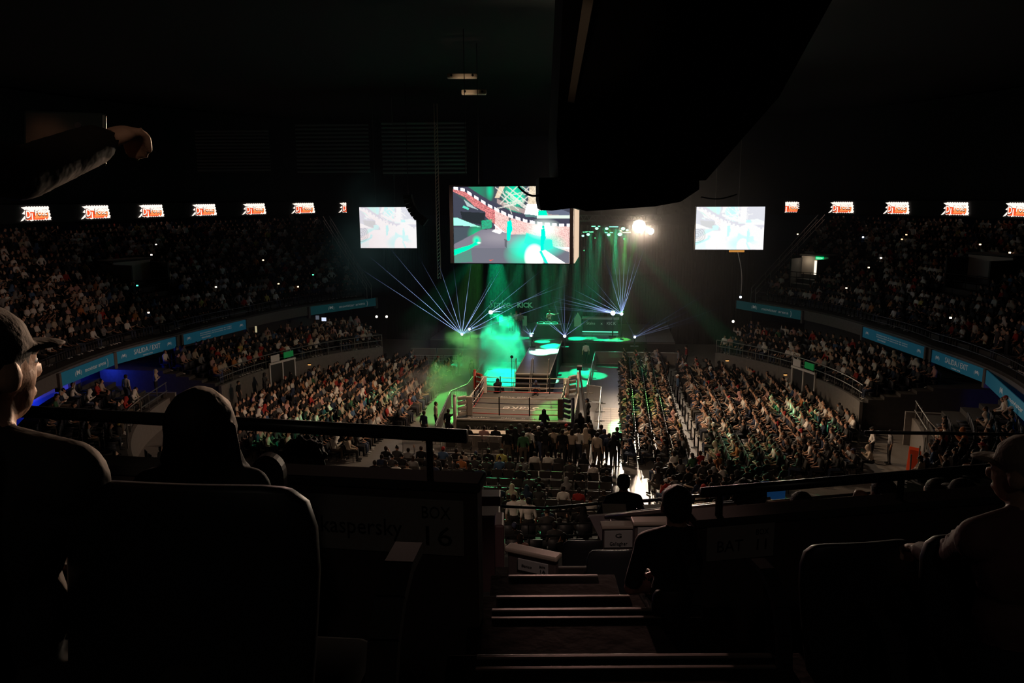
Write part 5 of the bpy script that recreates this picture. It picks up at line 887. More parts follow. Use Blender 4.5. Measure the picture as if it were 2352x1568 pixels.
def tri_mesh(name, V, T, C, m):
    me = bpy.data.meshes.new(name); me.vertices.add(len(V)); me.vertices.foreach_set('co', V.astype(np.float32).ravel()); me.loops.add(len(T)*3); me.loops.foreach_set('vertex_index', T.astype(np.int32).ravel())
    me.polygons.add(len(T)); me.polygons.foreach_set('loop_start', (np.arange(len(T))*3).astype(np.int32)); me.update(calc_edges=True); me.validate()
    if C is not None:
        a = me.color_attributes.new('dye', 'FLOAT_COLOR', 'CORNER'); C4 = np.repeat(np.concatenate([C, np.ones((len(C), 1))], 1), 3, 0); a.data.foreach_set('color', C4.astype(np.float32).ravel())
        me.polygons.foreach_set('use_smooth', [True]*len(T))
    me.materials.append(m); o = bpy.data.objects.new(name, me); COL.objects.link(o); return o
CM = bpy.data.materials.new('crowd_clothes'); CM.use_nodes = True; nt = CM.node_tree; at_ = nt.nodes.new('ShaderNodeAttribute'); at_.attribute_name = 'dye'; nt.links.new(at_.outputs['Color'], nt.nodes['Principled BSDF'].inputs['Base Color']); nt.nodes['Principled BSDF'].inputs['Roughness'].default_value = .8
nt.nodes['Principled BSDF'].inputs['Specular IOR Level'].default_value = .2
tag(tri_mesh('crowd', np.concatenate(VV), np.concatenate(FF), np.concatenate(CC), CM), 'dense seated crowd filling the stands and the far floor blocks', None, None, 'stuff')
# ------------------------------------------------------------------ chairs
CHB = mat('black_chair_plastic', (.05, .047, .045), .5, spec=.25)
def chair_parts():
    a = MB(); a.bev((0, .02, .44), (.46, .44, .045), .015); b = MB(); n = 7
    P = [(-.235 + .47*i/(n - 1), -.2 - .035*(1 - (2*i/(n - 1) - 1)**2)) for i in range(n)]; V = []
    for z, dy in ((.50, 0), (.86, -.07)):
        for t in (0, -.03): V += [(x, y + dy + t, z + (.012*(1 - abs(2*i/(n - 1) - 1)) if z > .8 else 0)) for i, (x, y) in enumerate(P)]
    F = []
    for i in range(n - 1): F += [(i, i + 1, 2*n + i + 1, 2*n + i), (n + i + 1, n + i, 3*n + i, 3*n + i + 1), (2*n + i, 2*n + i + 1, 3*n + i + 1, 3*n + i), (i + 1, i, n + i, n + i + 1)]
    F += [(0, 2*n, 3*n, n), (n - 1, 2*n - 1, 4*n - 1, 3*n - 1)]; b.add(V, F); c = MB(); c2 = MB()
    for s, m_ in ((-1, c), (1, c2)): m_.tube([(s*.22, .2, 0), (s*.22, .2, .43), (s*.22, -.2, .43), (s*.22, -.22, 0)], .013, 5)
    return a, b, c, c2
ca, cb, cc, cc2 = chair_parts(); protos = []
def inview(x, y, z): px, py, d = pix((x, y, z)); return not hidden(px, py), d
ch = sorted(((inview(s[0], s[1], .7)[1], i) for i, s in enumerate(seats) if inview(s[0], s[1], .7)[0])); chs = [i for d, i in ch[:270]]; chset = set(chs); PMESH = []
for j, i in enumerate(chs):
    x, y, rz, zn, r, s = seats[i]; g = 'black chairs on the arena floor'; t = empty('chair', (x, y, 0), rz, 'black chair in %s' % where(zn, r, s), 'chair', g)
    if j == 0:
        for q, nm in ((ca, 'seat'), (cb, 'backrest'), (cc, 'leg_frame'), (cc2, 'leg_frame')): o = q.build(nm, CHB if nm != 'leg_frame' else DSTEEL, t, nm == 'leg_frame'); protos.append(o)
    else:
        for q in protos: o = q.copy(); o.parent = t; COL.objects.link(o)
bV = np.array(ca.v + cb.v); bF = []; off = len(ca.v)
for f in ca.f: bF += [(f[0], f[k], f[k + 1]) for k in range(1, len(f) - 1)]
for f in cb.f: bF += [(f[0] + off, f[k] + off, f[k + 1] + off) for k in range(1, len(f) - 1)]
bx = MB(); bx.box((0, .02, .42), (.46, .44, .06)); bx.box((0, -.22, .68), (.46, .04, .4)); bx.box((0, 0, .2), (.3, .3, .4)); bV = np.array(bx.v); bF = np.array([(f[0], f[k], f[k + 1]) for f in bx.f for k in (1, 2)])
VV, FF, n0 = [], [], 0; rest = [(V3((s[0], s[1], 0)), s[2]) for i, s in enumerate(seats) if i not in chset] + [(p, math.atan2(sin(a), -cos(a))) for p, a in tier_seats]
for p, rz in rest:
    c_, s_ = cos(rz), sin(rz); Rm = np.array([[c_, s_, 0], [-s_, c_, 0], [0, 0, 1]]); VV.append(bV @ Rm + np.array(p)); FF.append(bF + n0); n0 += len(bV)
tag(tri_mesh('seating', np.concatenate(VV), np.concatenate(FF), None, mat('seat_plastic', (.03, .032, .04), .5)), 'rows of dark seats filling the stands and the far floor', None, None, 'stuff')
# glowing phones in the stands
for i, (px, py, c, s, w) in enumerate(sorted(((344, 584, (1, .8, .7), 2, 'left'), (355, 556, (1, .9, .8), .8, 'left'), (231, 682, (1, .8, .6), 2, 'left'), (492, 655, (1, .8, .6), 1.5, 'left'), (602, 600, (1, .7, .4), 1.5, 'left'), (637, 645, (1, .6, .3), 1.5, 'left'), (717, 626, (.1, 1, .4), 1.5, 'left'), (335, 716, (1, .8, .6), 1.2, 'left'), (310, 652, (.1, .9, .6), .8, 'left'), (682, 700, (1, .7, .4), 1.4, 'left'),
    (1985, 544, (1, 1, 1), 6, 'right'), (2027, 588, (1, .75, .6), 4, 'right'), (1834, 536, (1, .7, .4), 2, 'right'), (2085, 538, (1, .6, .3), 1.2, 'right'), (2075, 548, (1, .6, .3), 1.0, 'right'), (2256, 563, (1, .6, .35), 2, 'right'), (2325, 576, (1, .7, .4), 1.8, 'right'), (1999, 611, (1, .7, .4), 1.8, 'right'), (1948, 655, (1, .8, .6), 1, 'right'), (2191, 808, (1, .8, .6), 2, 'right')))):
    best = min((abs(pix(bz(1.32 + UP_*k, a_, UZ0 + URISE*k + 1.0))[1] - py), k, a_) for k in range(1, 17) for a_ in [a_of_px(px, 1.32 + UP_*k, UZ0 + URISE*k + 1.0)])
    P = bz(1.1 + UP_*best[1], best[2], UZ0 + URISE*best[1] + 1.0); mb = MB(); d = (CAMP - P).normalized(); e = d.cross(Z).normalized(); m3 = Matrix((e, d, Z)).transposed(); t = empty('phone', label='glowing phone in the %s upper stand, %s' % (w, '%s lit one from the left, %s row up' % (nth(1 + (i if w == 'left' else i - 10)), nth(best[1] + 1))), cat='phone', group='glowing phones in the stands')
    mb.bev(P, (.16, .02, .12), .008, m3); mb.build('case', BLACK, t); mb = MB(); mb.box(P + d*.014, (.14, .01, .10), M=m3); mb.build('lit_display', glow('phone_%d' % i, c, s*2), t)
# ------------------------------------------------------------------ boxes, stairs and spectators around the camera
GR_, GF = V3((cos(_y), sin(_y), 0)), V3((-sin(_y), cos(_y), 0))          # rightwards and forwards at the camera
BOXM = mat('box_wall_paint', (.085, .065, .060), .55, bump=.06); CAPM = mat('lit_wall_cap', (.34, .27, .21), .5); SIGN = mat('box_sign', (.30, .28, .26), .6); INK = mat('black_print', (.012, .012, .012), .7)  # cap colour brightened as lit, for the small box walls
def P_(px, py, d): return at(px, py, d)
def wall_box(A, B, down, thick, lab, capt=.05, cm=None):      # a box front between two points of its top edge
    t = empty('box_wall', label=lab, cat='box wall'); zt = (A.z + B.z)/2; a, b = V3((A.x, A.y, zt)), V3((B.x, B.y, zt)); e = (b - a); L = e.length; e.normalize(); n = e.cross(Z)
    if n.dot(CAMP - a) < 0: n = -n
    m3 = Matrix((e, n, e.cross(n))).transposed(); c = (a + b)/2
    mb = MB(); mb.bev(c - Z*(down/2 + capt) - n*(thick/2), (L, thick, down), .01, m3); mb.build('panel', BOXM, t)
    mb = MB(); mb.bev(c - Z*capt/2 - n*(thick/2), (L + .04, thick + .05, capt), .012, m3); mb.build('cap', cm or CAPM, t)
    return t, a, b, e, n
def sign(t, C, r, n, w, h, items):
    m3 = Matrix((r, -n, Z)).transposed(); mb = MB(); mb.bev(C + n*.008, (w, .014, h), .003, m3); mb.build('sign_plate', SIGN, t)
    for body, x, z, s, wd in items: text('lettering', body, C + n*.016 + r*x + Z*z, r, Z, s, INK, t, width=wd, extrude=.001)
# left box with its rail
BB = P_(1095, 1108, 4.05); t, a, b, e, n = wall_box(atz(180, 1064, BB.z), BB, 1.35, .14, 'dark box wall with a numbered sign 16 left of the stairs', .05, mat('shaded_wall_cap', (.06, .057, .054), .8, spec=.08))  # cap copy darkened as shade on the long box walls
q = P_(888, 1187, 4.28); q = b - e*((b - q).dot(e)); q.z = P_(888, 1187, 4.25).z
sign(t, q + n*.003, e, n, .90, .30, [('kaspersky', -.10, -.015, .13, .44), ('BOX', .305, .08, .095, .15), ('16', .305, -.05, .15, .14)])
rl = empty('box_rail', label='thick dark handrail over the box wall with sign 16', cat='railing'); B = P_(1072, 1002, 4.05); A = atz(-60, 938, B.z)
mb = MB(); mb.tube([A, B], .036, 14); mb.build('rail', mat('rail_dark', (.05, .055, .055), .35, .6), rl, True)
for x in (996, 420): c = A + (B - A)*((x + 60)/1132); mb = MB(); mb.tube([c, c - Z*.42], .018, 8); mb.build('post', mat('rail_dark', (.05, .055, .055), .35, .6), rl)
# the wall's aisle end, steps of the aisle
SG = GR_
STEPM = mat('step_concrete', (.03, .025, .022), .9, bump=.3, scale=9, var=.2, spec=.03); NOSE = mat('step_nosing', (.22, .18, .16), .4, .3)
st = empty('aisle_stairs', label='dark concrete aisle stairs with pale nosings going down between the boxes', cat='stairs')
for i, (x0, x1, y, z) in enumerate(((1095, 1790, 1500, 11.05), (1130, 1600, 1395, 10.75), (1140, 1445, 1366, 10.55), (1168, 1372, 1319, 10.33), (1168, 1372, 1300, 9.6))):
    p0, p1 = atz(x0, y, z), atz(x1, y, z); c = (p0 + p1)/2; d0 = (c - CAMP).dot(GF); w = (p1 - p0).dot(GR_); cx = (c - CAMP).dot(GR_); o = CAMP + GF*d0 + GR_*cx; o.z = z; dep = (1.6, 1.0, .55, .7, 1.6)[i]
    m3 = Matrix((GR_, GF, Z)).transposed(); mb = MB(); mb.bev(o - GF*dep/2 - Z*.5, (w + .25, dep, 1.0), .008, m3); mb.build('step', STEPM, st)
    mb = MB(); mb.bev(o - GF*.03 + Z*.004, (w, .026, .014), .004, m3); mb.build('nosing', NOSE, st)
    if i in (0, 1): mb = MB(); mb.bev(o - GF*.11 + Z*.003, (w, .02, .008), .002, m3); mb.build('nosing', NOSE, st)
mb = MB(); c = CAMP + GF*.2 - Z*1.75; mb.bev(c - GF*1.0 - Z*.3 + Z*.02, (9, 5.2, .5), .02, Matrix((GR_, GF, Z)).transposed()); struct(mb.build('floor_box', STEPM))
for k, (d, z) in enumerate(((9, 8.2), (11.5, 7.0), (14, 5.8), (16.5, 4.7))):
    mb = MB(); c = CAMP + GF*d; c.z = z - .9; mb.bev(c, (26, 2.6, 1.6), .02, Matrix((GR_, GF, Z)).transposed()); struct(mb.build('floor_box_row_%d' % (k + 1), TIER))
for sx, nm in ((-1, 'left'), (1, 'right')):
    for k, (d, z) in enumerate(((3.2, 11.0), (4.4, 10.6), (6.2, 9.9))):
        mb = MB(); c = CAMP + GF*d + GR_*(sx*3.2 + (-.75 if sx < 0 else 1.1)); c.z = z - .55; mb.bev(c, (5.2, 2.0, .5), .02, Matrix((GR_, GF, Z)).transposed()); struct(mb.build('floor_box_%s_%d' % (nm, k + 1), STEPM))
# right hand boxes
AA = P_(1604, 1192, 4.6); t, a, b, e, n = wall_box(AA, atz(2420, 1126, AA.z), 1.4, .14, 'long dark box wall with a numbered sign 11 at the right', .05, mat('shaded_wall_cap', (.06, .057, .054), .8, spec=.08)); q = P_(1700, 1226, 4.66)
q = a + e*((q - a).dot(e)) - Z*.155; sign(t, q + n*.003, e, n, .42, .21, [('BAT', -.07, -.02, .10, .16), ('BOX', .13, .055, .05, .08), ('11', .13, -.025, .095, .06)])
rl = empty('box_rail', label='dark double handrail over the box wall with sign 11', cat='railing'); A = P_(1610, 1131, 4.6); B = atz(2400, 1064, A.z)
mb = MB(); mb.tube([A, B], .030, 12); mb.tube([A + V3((0, .5, .14)) + e*1.2, B + V3((0, .3, .10))], .012, 6); mb.build('rail', mat('rail_dark', (.05, .055, .055), .35, .6), rl, True)
for f in (.05, .56): c = A + (B - A)*f; mb = MB(); mb.tube([c, c - Z*.2], .022, 8); mb.build('post', mat('rail_dark', (.05, .055, .055), .35, .6), rl)
for k, (x0, y0, x1, y1, d, lab, items, sw, sh) in enumerate(((1386, 1210, 1455, 1201, 7.6, 'low box wall with brightly lit cap and a small round emblem on its sign', [('G', 0, .035, .06, .06), ('Gallagher', 0, -.045, .05, .17)], .27, .17), (1458, 1203, 1562, 1190, 6.8, 'box wall with two large letters on its sign, beside the seated silhouette', [('J&', -.02, 0, .12, .16)], .34, .17))):
    t, a, b, e, n = wall_box(P_(x0, y0, d), P_(x1, y1, d), .95, .09, lab, .035); q = (a + b)/2 - Z*.135; sign(t, q + n*.003, e, n, sw, sh, items)
for k, (pts, r, lab) in enumerate((([(1098, 1160, 17), (1250, 1167, 17), (1402, 1154, 16)], .03, 'dark curved handrail under the people of the near stand'), ([(1352, 1190, 9.2), (1480, 1174, 8.6), (1640, 1158, 7.6), (1770, 1146, 7.4)], .022, 'upper of the shining rails behind the seated silhouette'), ([(1392, 1187, 8.2), (1450, 1181, 7.8), (1620, 1164, 7.2), (1760, 1152, 6.9)], .024, 'lower shining rail above the two small box signs'), ([(1466, 1151, 11), (1600, 1139, 10.5), (1700, 1132, 10)], .024, 'far thin rail beside the leaning silhouette'), ([(1700, 1158, 7.0), (1900, 1140, 7.2), (2020, 1130, 7.4)], .014, 'reddish thin rail between the heads on the right'))):
    mb = MB(); P = [P_(*p) for p in pts]; mb.tube(P, r, 10)
    for p in (P[0] + (P[1] - P[0])*.2, P[-1]): mb.tube([p, p - Z*(.5 if k else .9)], r*.7, 6)
    tag(mb.build('box_rail', mat('rail_shine', (.45, .36, .33), .3, .8) if k in (1, 2, 3, 4) else DSTEEL, None, True), lab, 'railing')
mb = MB(); a_, b_2 = P_(1352, 1182, 9.0), P_(1405, 1178, 8.9); mb.prism([(0, 0), (.62, .05), (.62, -.32), (.16, -.34)], GR_, Z, -GF, a_, .05); tag(mb.build('box_end_panel', mat('pale_box_panel', (.30, .24, .23), .6)), 'pale sloping end panel of a box below the leaning silhouette', 'panel')
t, a, b, e, n = wall_box(P_(1166, 1263, 6.6), P_(1276, 1270, 6.4), .55, .07, 'low box wall with sign 1A at the foot of the stairs', .04); q = (a + b)/2 - Z*.125 + n*.003 + e*.02; sign(t, q, e, n, .27, .10, [('Banco', -.05, 0, .028, .09), ('BOX', .09, .022, .024, .05), ('1A', .09, -.018, .04, .045)])
for x0, y0, x1, y1, d in ((1100, 1132, 1150, 1132, 13), (1098, 1172, 1149, 1173, 10), (1136, 1190, 1158, 1190, 8)): mb = MB(); A, B = P_(x0, y0, d), P_(x1, y1, d); mb.bev((A + B)/2 - Z*.9, ((B - A).length, .35, 1.8), .02, Matrix((GR_, GF, Z)).transposed()); tag(mb.build('box_ledge', mat('box_ledge_paint', (.10, .055, .055), .5)), {13: 'farthest of three box ledges left of the aisle', 10: 'middle of three box ledges left of the aisle', 8: 'nearest of three box ledges left of the aisle'}[d], 'ledge')
# seats of the boxes
SEATM = mat('box_seat_shell', (.014, .0145, .016), .45, spec=.4); ARMM = mat('armrest_pad', (.035, .033, .032), .5, spec=.16)
def box_seat(Pt, yaw, lab, arms='LR', w=.52, armz=-.42, armx=.07, tilt=-12):
    t = empty('box_armchair', label=lab, cat='armchair'); R3 = Matrix.Rotation(yaw, 3, 'Z'); r, f = R3 @ X, R3 @ Y
    bm = bmesh.new(); nx, nz = 10, 8; Bk = Matrix((r, f, Z)).transposed() @ Matrix.Rotation(R_(tilt), 3, 'X'); g = {}
    mb = MB(); V = []; F = []
    for side in (0, 1):
        for j in range(nz + 1):
            for i in range(nx + 1):
                u, v = i/nx*2 - 1, j/nz; hw = w/2*(1 - .12*(1 - v)**2)*(1 - .10*max(0, v - .82)/.18*abs(u)**6); zz = -.70 + .70*v - (.035*abs(u)**8 if v > .9 else 0)
                V.append(Pt + Bk @ V3((u*hw, .05*u*u - (.045 if side else 0) + .01*sin(v*3), zz)))
    N = (nx + 1)*(nz + 1)
    for side in (0, 1):
        for j in range(nz):
            for i in range(nx): k = side*N + j*(nx + 1) + i; q = (k, k + 1, k + nx + 2, k + nx + 1); F.append(q if side else q[::-1])
    rim = [j*(nx + 1) for j in range(nz + 1)] + [nz*(nx + 1) + i for i in range(1, nx + 1)] + [j*(nx + 1) + nx for j in range(nz - 1, -1, -1)] + [i for i in range(nx - 1, 0, -1)]
    for i in range(len(rim)): p, q = rim[i], rim[(i + 1) % len(rim)]; F.append((p, q, q + N, p + N))
    mb.add(V, F); o = mb.build('backrest', SEATM, t, True); m = o.modifiers.new('b', 'BEVEL'); m.width = .012; m.segments = 2; m.limit_method = 'ANGLE'
    base = Pt - Z*.72 + f*.18; m3 = Matrix((r, f, Z)).transposed(); mb = MB(); mb.bev(base + f*.14 + Z*.04, (w*.8, .42, .09), .03, m3); mb.build('seat', mat('seat_cushion_cloth', (.012, .012, .013), .95, spec=.03), t, True)
    mb = MB(); mb.bev(base + f*.1 - Z*.33, (.09, .2, .66), .02, m3); mb.build('pedestal', DSTEEL, t)
    for s, c in ((-1, 'L'), (1, 'R')):
        if c in arms:
            p = Pt + r*(s*(w/2 + armx)) + Z*armz - f*.02; pts = [p - Z*.30 - f*.03, p - Z*.16 - f*.01, p - Z*.06 + f*.03, p + f*.09, p + f*.17 + Z*.035, p + f*.27 + Z*.035]; mb = MB()
            for i in range(len(pts) - 1):
                a, b = pts[i], pts[i + 1]; d = (b - a).normalized(); nn = r.cross(d); mb.add([a - r*.032 + nn*.014, a + r*.032 + nn*.014, a + r*.032 - nn*.014, a - r*.032 - nn*.014, b - r*.032 + nn*.014, b + r*.032 + nn*.014, b + r*.032 - nn*.014, b - r*.032 - nn*.014], [(0, 1, 5, 4), (1, 2, 6, 5), (2, 3, 7, 6), (3, 0, 4, 7)] + ([(3, 2, 1, 0)] if i == 0 else []) + ([(4, 5, 6, 7)] if i == len(pts) - 2 else []))
            mb.build('armrest', ARMM, t, False)
            mb = MB(); mb.tube([p + f*.16 + Z*.02, p + f*.1 - Z*.3, base + r*(s*.2) - Z*.05], .02, 8); mb.build('arm_support', DSTEEL, t)
    return t
box_seat(P_(430, 1108, 1.62), _y - .10, 'big dark box seat back filling the lower left corner', 'R', .54, -.275, .125)
box_seat(P_(-330, 1560, 1.05), _y - .1, 'dark box seat nearest the camera with only its armrest tip lit', 'R', .50, -.17)
box_seat(P_(1978, 1243, 3.3), _y + .12, 'dark box seat in front of the sign 11 wall, left of the capped man', 'L', .52, -.22); box_seat(P_(2270, 1221, 3.0), _y + .12, 'dark box seat the capped man sits in', 'L', .52)
box_seat(P_(1552, 1352, 4.3), _y + .05, 'dark box seat of the seated silhouette on the aisle', 'R', .26, .08, -.02); box_seat(P_(1412, 1262, 7.0), _y, 'small dark box seat below the sign with the round emblem', 'LR', .5); box_seat(P_(1345, 1240, 8.4), _y, 'far dark box seat beside the foot of the stairs', 'R', .5)
t = empty('round_headrest', label='dark rounded headrest between the hooded and the curly haired spectators', cat='headrest'); q = P_(615, 1118, 3.3); mb = MB(); mb.prism([(.068*cos(pi*i/14), .085*sin(pi*i/14)) for i in range(15)] + [(-.068, -.5), (.068, -.5)], GR_, Z, GF, q + Z*.05, .05); mb.build('pad', SEATM, t); mb = MB(); mb.bev(q - Z*.75 + GF*.03, (.08, .04, .7), .01, Matrix((GR_, GF, Z)).transposed()); mb.build('post', DSTEEL, t)
# ------------------------------------------------------------------ foreground people (built from the same joints, finer and with fingers)
SKM = mat('fg_skin', (.46, .28, .20), .5, bump=.1, scale=60); HRM = mat('fg_hair', (.014, .010, .008), .6, bump=.6, scale=90); EYE = MATS['eye_dark']
def figure(name, P, mats, label, voxel, target, smooth=2):
    me = grow('person_body', P, voxel, target, smooth)
    for m in mats: me.materials.append(m)
    o = bpy.data.objects.new(name, me); COL.objects.link(o); return tag(o, label, 'person')
def fm(top, trou=(.02, .02, .024), cap_=(.03, .03, .03), shoe=(.03, .03, .03), k=''): return [SKM, HRM, mat('fg_top_' + k, top, .75, bump=.35, scale=14), mat('fg_trousers_' + k, trou, .8), mat('fg_shoe_' + k, shoe, .5), EYE, MATS['lips'], mat('fg_cap_' + k, cap_, .8, bump=.2, scale=60)]
def world(J, yaw, O):                      # turn joints to the world, head centre at O
    M3 = Matrix.Rotation(yaw, 3, 'Z'); h = M3 @ J['head']; return {k: M3 @ v - h + O for k, v in J.items()}
def add_parts(P, yaw=0): return P
# man with a cap at the left edge
J = world(joints('seat', .06, 'lap'), _y, P_(-36, 850, 1.62)); face = (GR_*.36 + GF*.93 - Z*.02)
P = prims(J, 'cap', True, True, face, 1.05); figure('person', P, fm((.022, .022, .024), cap_=(.016, .016, .018), k='a'), 'man in dark cap seen from behind at the left edge, warm light on his cheek', .0085, 12000)
# hooded spectator
J = world(joints('seat', .04, 'lap'), _y, P_(462, 985, 2.9)); P = prims(J, 'hood', True, True, GF + GR_*.05, 1.1); hd = J['head']
B3 = Matrix((GR_, GF, Z)).transposed(); P.append(('e', hd + V3((0, 0, .0)), V3((.128, .135, .165)), B3, 0, 2)); P.append(('c', hd - Z*.08, hd - Z*.26, .13, .19, 2))
for k_, s_ in ((.11, 1), (.125, 1), (-.1, 1)): P.append(('c', hd + GR_*k_ + Z*.02 - GF*.04, hd + GR_*(k_*1.25) - Z*.24 - GF*.06, .018, .022, 2))
figure('person', P, fm((.028, .028, .030), k='b'), 'spectator with a dark hood up, seen from behind left of the curly head', .010, 9000)
# curly head
J = world(joints('seat', .1, 'lap'), _y, P_(706, 1066, 4.85)); P = prims(J, 'curly', True, True, GF*.8 + GR_*.55); figure('person', P, fm((.02, .02, .022), k='c'), 'spectator with dark curly hair just beyond the sign 16 wall', .010, 16000, 1)
# seated silhouette on the aisle
J = joints('seat', .03, 'lap'); J = world(J, _y + .06, P_(1553, 1162, 4.7)); J['knR'] = P_(1592, 1318, 5.0); J['anR'] = P_(1496, 1330, 4.9); J['toR'] = P_(1448, 1350, 4.8); P = prims(J, 'short', True, True, GF)
o = figure('person', P, fm((.02, .02, .022), shoe=(.45, .22, .20), k='d'), 'dark silhouette seated on the aisle with one sneaker stretched into the light', .010, 9000)
# leaning silhouette with the paper
J = joints('stand', .06, 'rail'); J = world(J, _y, P_(1432, 1109, 10.6)); P = prims(J, 'short', True, True, GF); figure('person', P, fm((.02, .02, .022), k='e'), 'dark silhouette standing against the bright aisle, leaning on the rail', .013, 5000)
mb = MB(); q = P_(1413, 1171, 10.3); mb.prism([(-.16, -.09), (.15, -.075), (.14, .08), (-.165, .085)], GR_, (Z*.8 + GF*.6).normalized(), (GF*.8 - Z*.6).normalized(), q, .004); tag(mb.build('paper_sheet', mat('white_paper', (.85, .78, .68), .7)), 'bright sheet of paper lying at the hip of the leaning silhouette', 'paper')
mb = MB(); q = P_(1527, 1166, 9.6); mb.bev(q - Z*.9 + GR_*.1, (.7, .3, 1.78), .01, Matrix((GR_, GF, Z)).transposed()); tag(mb.build('box_ledge', BOXM), 'dark box ledge under the shining rails behind the seated silhouette', 'ledge')
mb = MB(); mb.tube([P_(1527, 1166, 9.6) + Z*z_ for z_ in (0, .12, .17, .21)], [.036, .036, .016, .016], 10); bt = empty('water_bottle', label='clear water bottle standing on the rail ledge left of the seated silhouette', cat='bottle'); mb.build('body', mat('clear_plastic', (.7, .75, .75), .15), bt); mb = MB(); mb.tube([P_(1527, 1166, 9.6) + Z*.21, P_(1527, 1166, 9.6) + Z*.24], .018, 8); mb.build('cap', WHITE, bt)
# heads behind the right hand rail
for x, y, d, hr, c, l in ((1716, 1146, 6.4, 'curly', (.03, .02, .02), 'dark bushy haired head left of the blue board behind the right rail'), (1838, 1163, 6.5, 'long', (.03, .03, .03), 'brown haired head bent over a phone behind the right rail'), (2026, 1134, 6.2, 'short', (.03, .03, .035), 'dark head holding a lit phone behind the right rail'), (2150, 1136, 6.0, 'short', (.02, .02, .02), 'dark head turned left near the capped man'), (2208, 1140, 5.6, 'cap', (.02, .02, .02), 'dark capped head just before the capped man')):
    J = world(joints('seat', .14, 'phone' if '%s' % l and 'phone' in l else 'lap'), _y + .1, P_(x, y, d)); P = prims(J, hr, True, True, GF - GR_*.2); figure('person', P, fm(c, k='f'), l, .012, 4500)
for x, y, d, c, s, l in ((1976, 1150, 6.0, (.8, .85, 1), .9, 'brightly lit phone held behind the right rail'), (1813, 1163, 6.2, (.2, .2, .9), .5, 'dim bluish phone held behind the right rail')):
    q = P_(x, y, d); mb = MB(); m3 = Matrix.Rotation(_y, 3, 'Z') @ Matrix.Rotation(R_(-25), 3, 'X'); ph = empty('phone', label=l, cat='phone'); mb.bev(q, (.078, .009, .16) if 0 else (.11, .009, .06), .004, m3); mb.build('case', BLACK, ph); mb = MB(); mb.box(q - GF*.008, (.10, .003, .052), M=m3); mb.build('lit_display', glow('phone_%s' % x, c, s), ph)
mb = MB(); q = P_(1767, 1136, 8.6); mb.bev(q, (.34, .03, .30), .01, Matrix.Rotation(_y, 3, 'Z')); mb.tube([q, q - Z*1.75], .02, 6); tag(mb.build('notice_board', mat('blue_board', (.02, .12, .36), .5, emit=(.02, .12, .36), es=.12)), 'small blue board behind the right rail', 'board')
# capped man at the right edge, hand over the next seat
J = joints('seat', .04, ('lap', 'lap')); J = world(J, _y + .12, P_(2352, 1086, 2.75)); J['elL'] = P_(2172, 1288, 3.0); J['wrL'] = P_(2112, 1264, 3.2); P = prims(J, 'cap', True, True, GF*.8 - GR_*.6 - Z*.08, 1.12, .9)
d_ = (J['elL'] - J['shL'])
for i in range(5): q = J['shL'] + d_*(.2 + .17*i); P.append(('e', q + Z*.034 - GR_*.01, V3((.016, .05, .034)), Matrix.Rotation(_y + .6, 3, 'Z'), 0, 2))
figure('person', P, fm((.16, .085, .085), cap_=(.26, .20, .16), k='g'), 'man in brownish cap and sweater at the right edge, arm over the next seat', .0085, 12000)
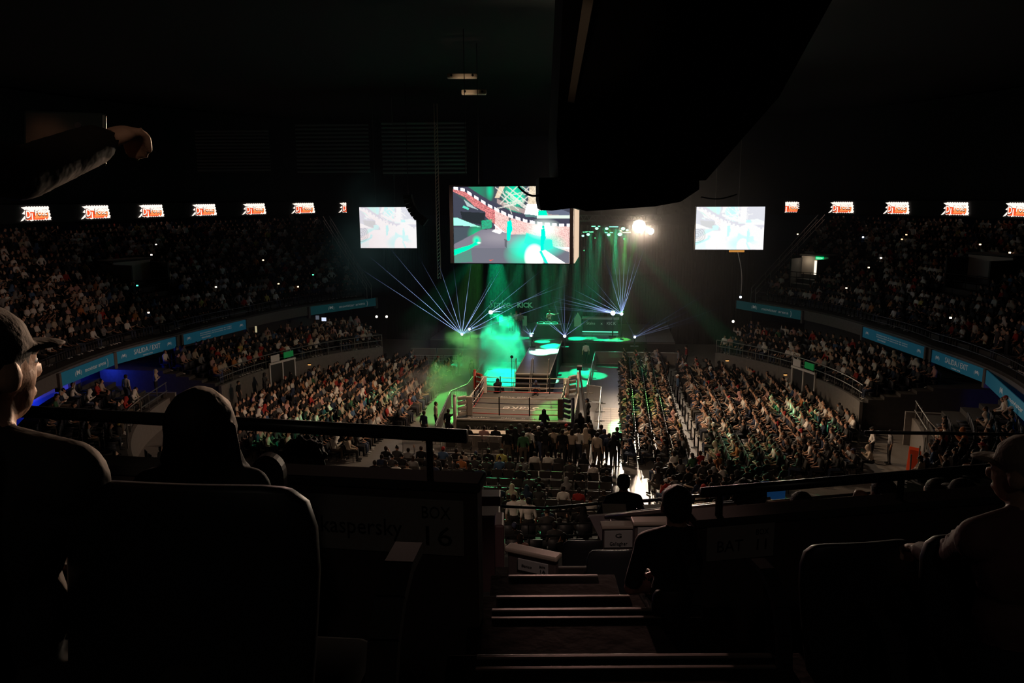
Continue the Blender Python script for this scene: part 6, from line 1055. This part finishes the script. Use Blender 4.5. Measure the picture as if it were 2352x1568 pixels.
# raised hand with a phone, from a spectator standing beyond the left edge
J = world(joints('stand', .05, 'down'), _y - .1, P_(-425, 50, 1.3)); J['wrR'] = P_(232, 326, 1.66); J['elR'] = P_(45, 400, 1.47); J['wrL'] = P_(-28, 396, 1.70); J['elL'] = P_(-330, 520, 1.5)
P = prims(J, 'short', True, True, GF, 1.0, .75); figure('person', P, fm((.014, .011, .010), k='h'), 'spectator beyond the left edge of whom only hands holding up a phone show', .0085, 12000)
ph = empty('phone', label='large dark phone held up in two hands at the top left', cat='phone'); c_ = P_(150, 318, 1.78); m3 = Matrix((RT, FW, UP)).transposed() @ Matrix.Rotation(R_(8), 3, 'Z'); mb = MB(); mb.bev(c_, (.172, .010, .120), .006, m3); mb.build('case', mat('phone_glass', (.02, .03, .03), .15, spec=.6), ph); mb = MB(); mb.tube([c_ + m3 @ V3((.030, -.008, .028)), c_ + m3 @ V3((.030, -.010, .028))], .007, 12); mb.build('camera_lens', DSTEEL, ph)
# small things on the floor at the right
t = empty('standing_sign', label='upright orange red folding sign at the wall of the right near stand', cat='sign'); q = atz(2163, 1090, 0); mb = MB(); q2 = az(20.5, math.atan2(q.x, q.y - 2), 0)
for s in (-1, 1): mb = MB(); m3 = Matrix.Rotation(-.6, 3, 'Z') @ Matrix.Rotation(R_(12*s), 3, 'X'); mb.bev(q2 + V3((0, -s*.13, .55)), (.5, .03, 1.15), .01, m3); mb.build('leaf', mat('orange_red', (.62, .07, .02), .5), t)
# unseen spots added to rim the people in the boxes
spot('box_rim_light', (2, 2, 15), tuple(P_(-10, 850, 1.6)), 44000, (1, .60, .38), 2.2, .6, .2)
spot('box_rim_light', (2, 2, 15.5), tuple(P_(450, 1000, 2.6)), 4200, (1, .7, .5), 5, .8, .3)
spot('box_rim_light', (2, -4, 13.5), tuple(P_(1500, 1230, 5)), 1300, (1, .62, .46), 28, .8, .3)
spot('box_rim_light', (0, -4, 14), tuple(P_(1462, 1345, 4.8)), 22000, (1, .55, .45), 3, .6, .2)
spot('box_rim_light', (-6, -4, 14), tuple(P_(2230, 1150, 2.8)), 2600, (1, .62, .5), 10, .8, .3)
spot('box_sign_fill', (5.5, -39.6, 14.2), tuple(P_(1350, 1245, 7.0)), 120, (1, .74, .68), 26, .5, .2)  # added unseen spot over the aisle, lifts the small box signs
spot('phone_hand_back_fill', (6.4, -44.8, 15.4), tuple(P_(215, 310, 1.7)), 60, (1, .70, .5), 5, .6, .1)  # small added fill on the near side of the raised hand
spot('phone_hand_rim_spot', (4, 10, 12), tuple(P_(230, 310, 1.7)), 22000, (1, .66, .44), 1.6, .6, .2)  # unseen spot added in front to rim the raised hand
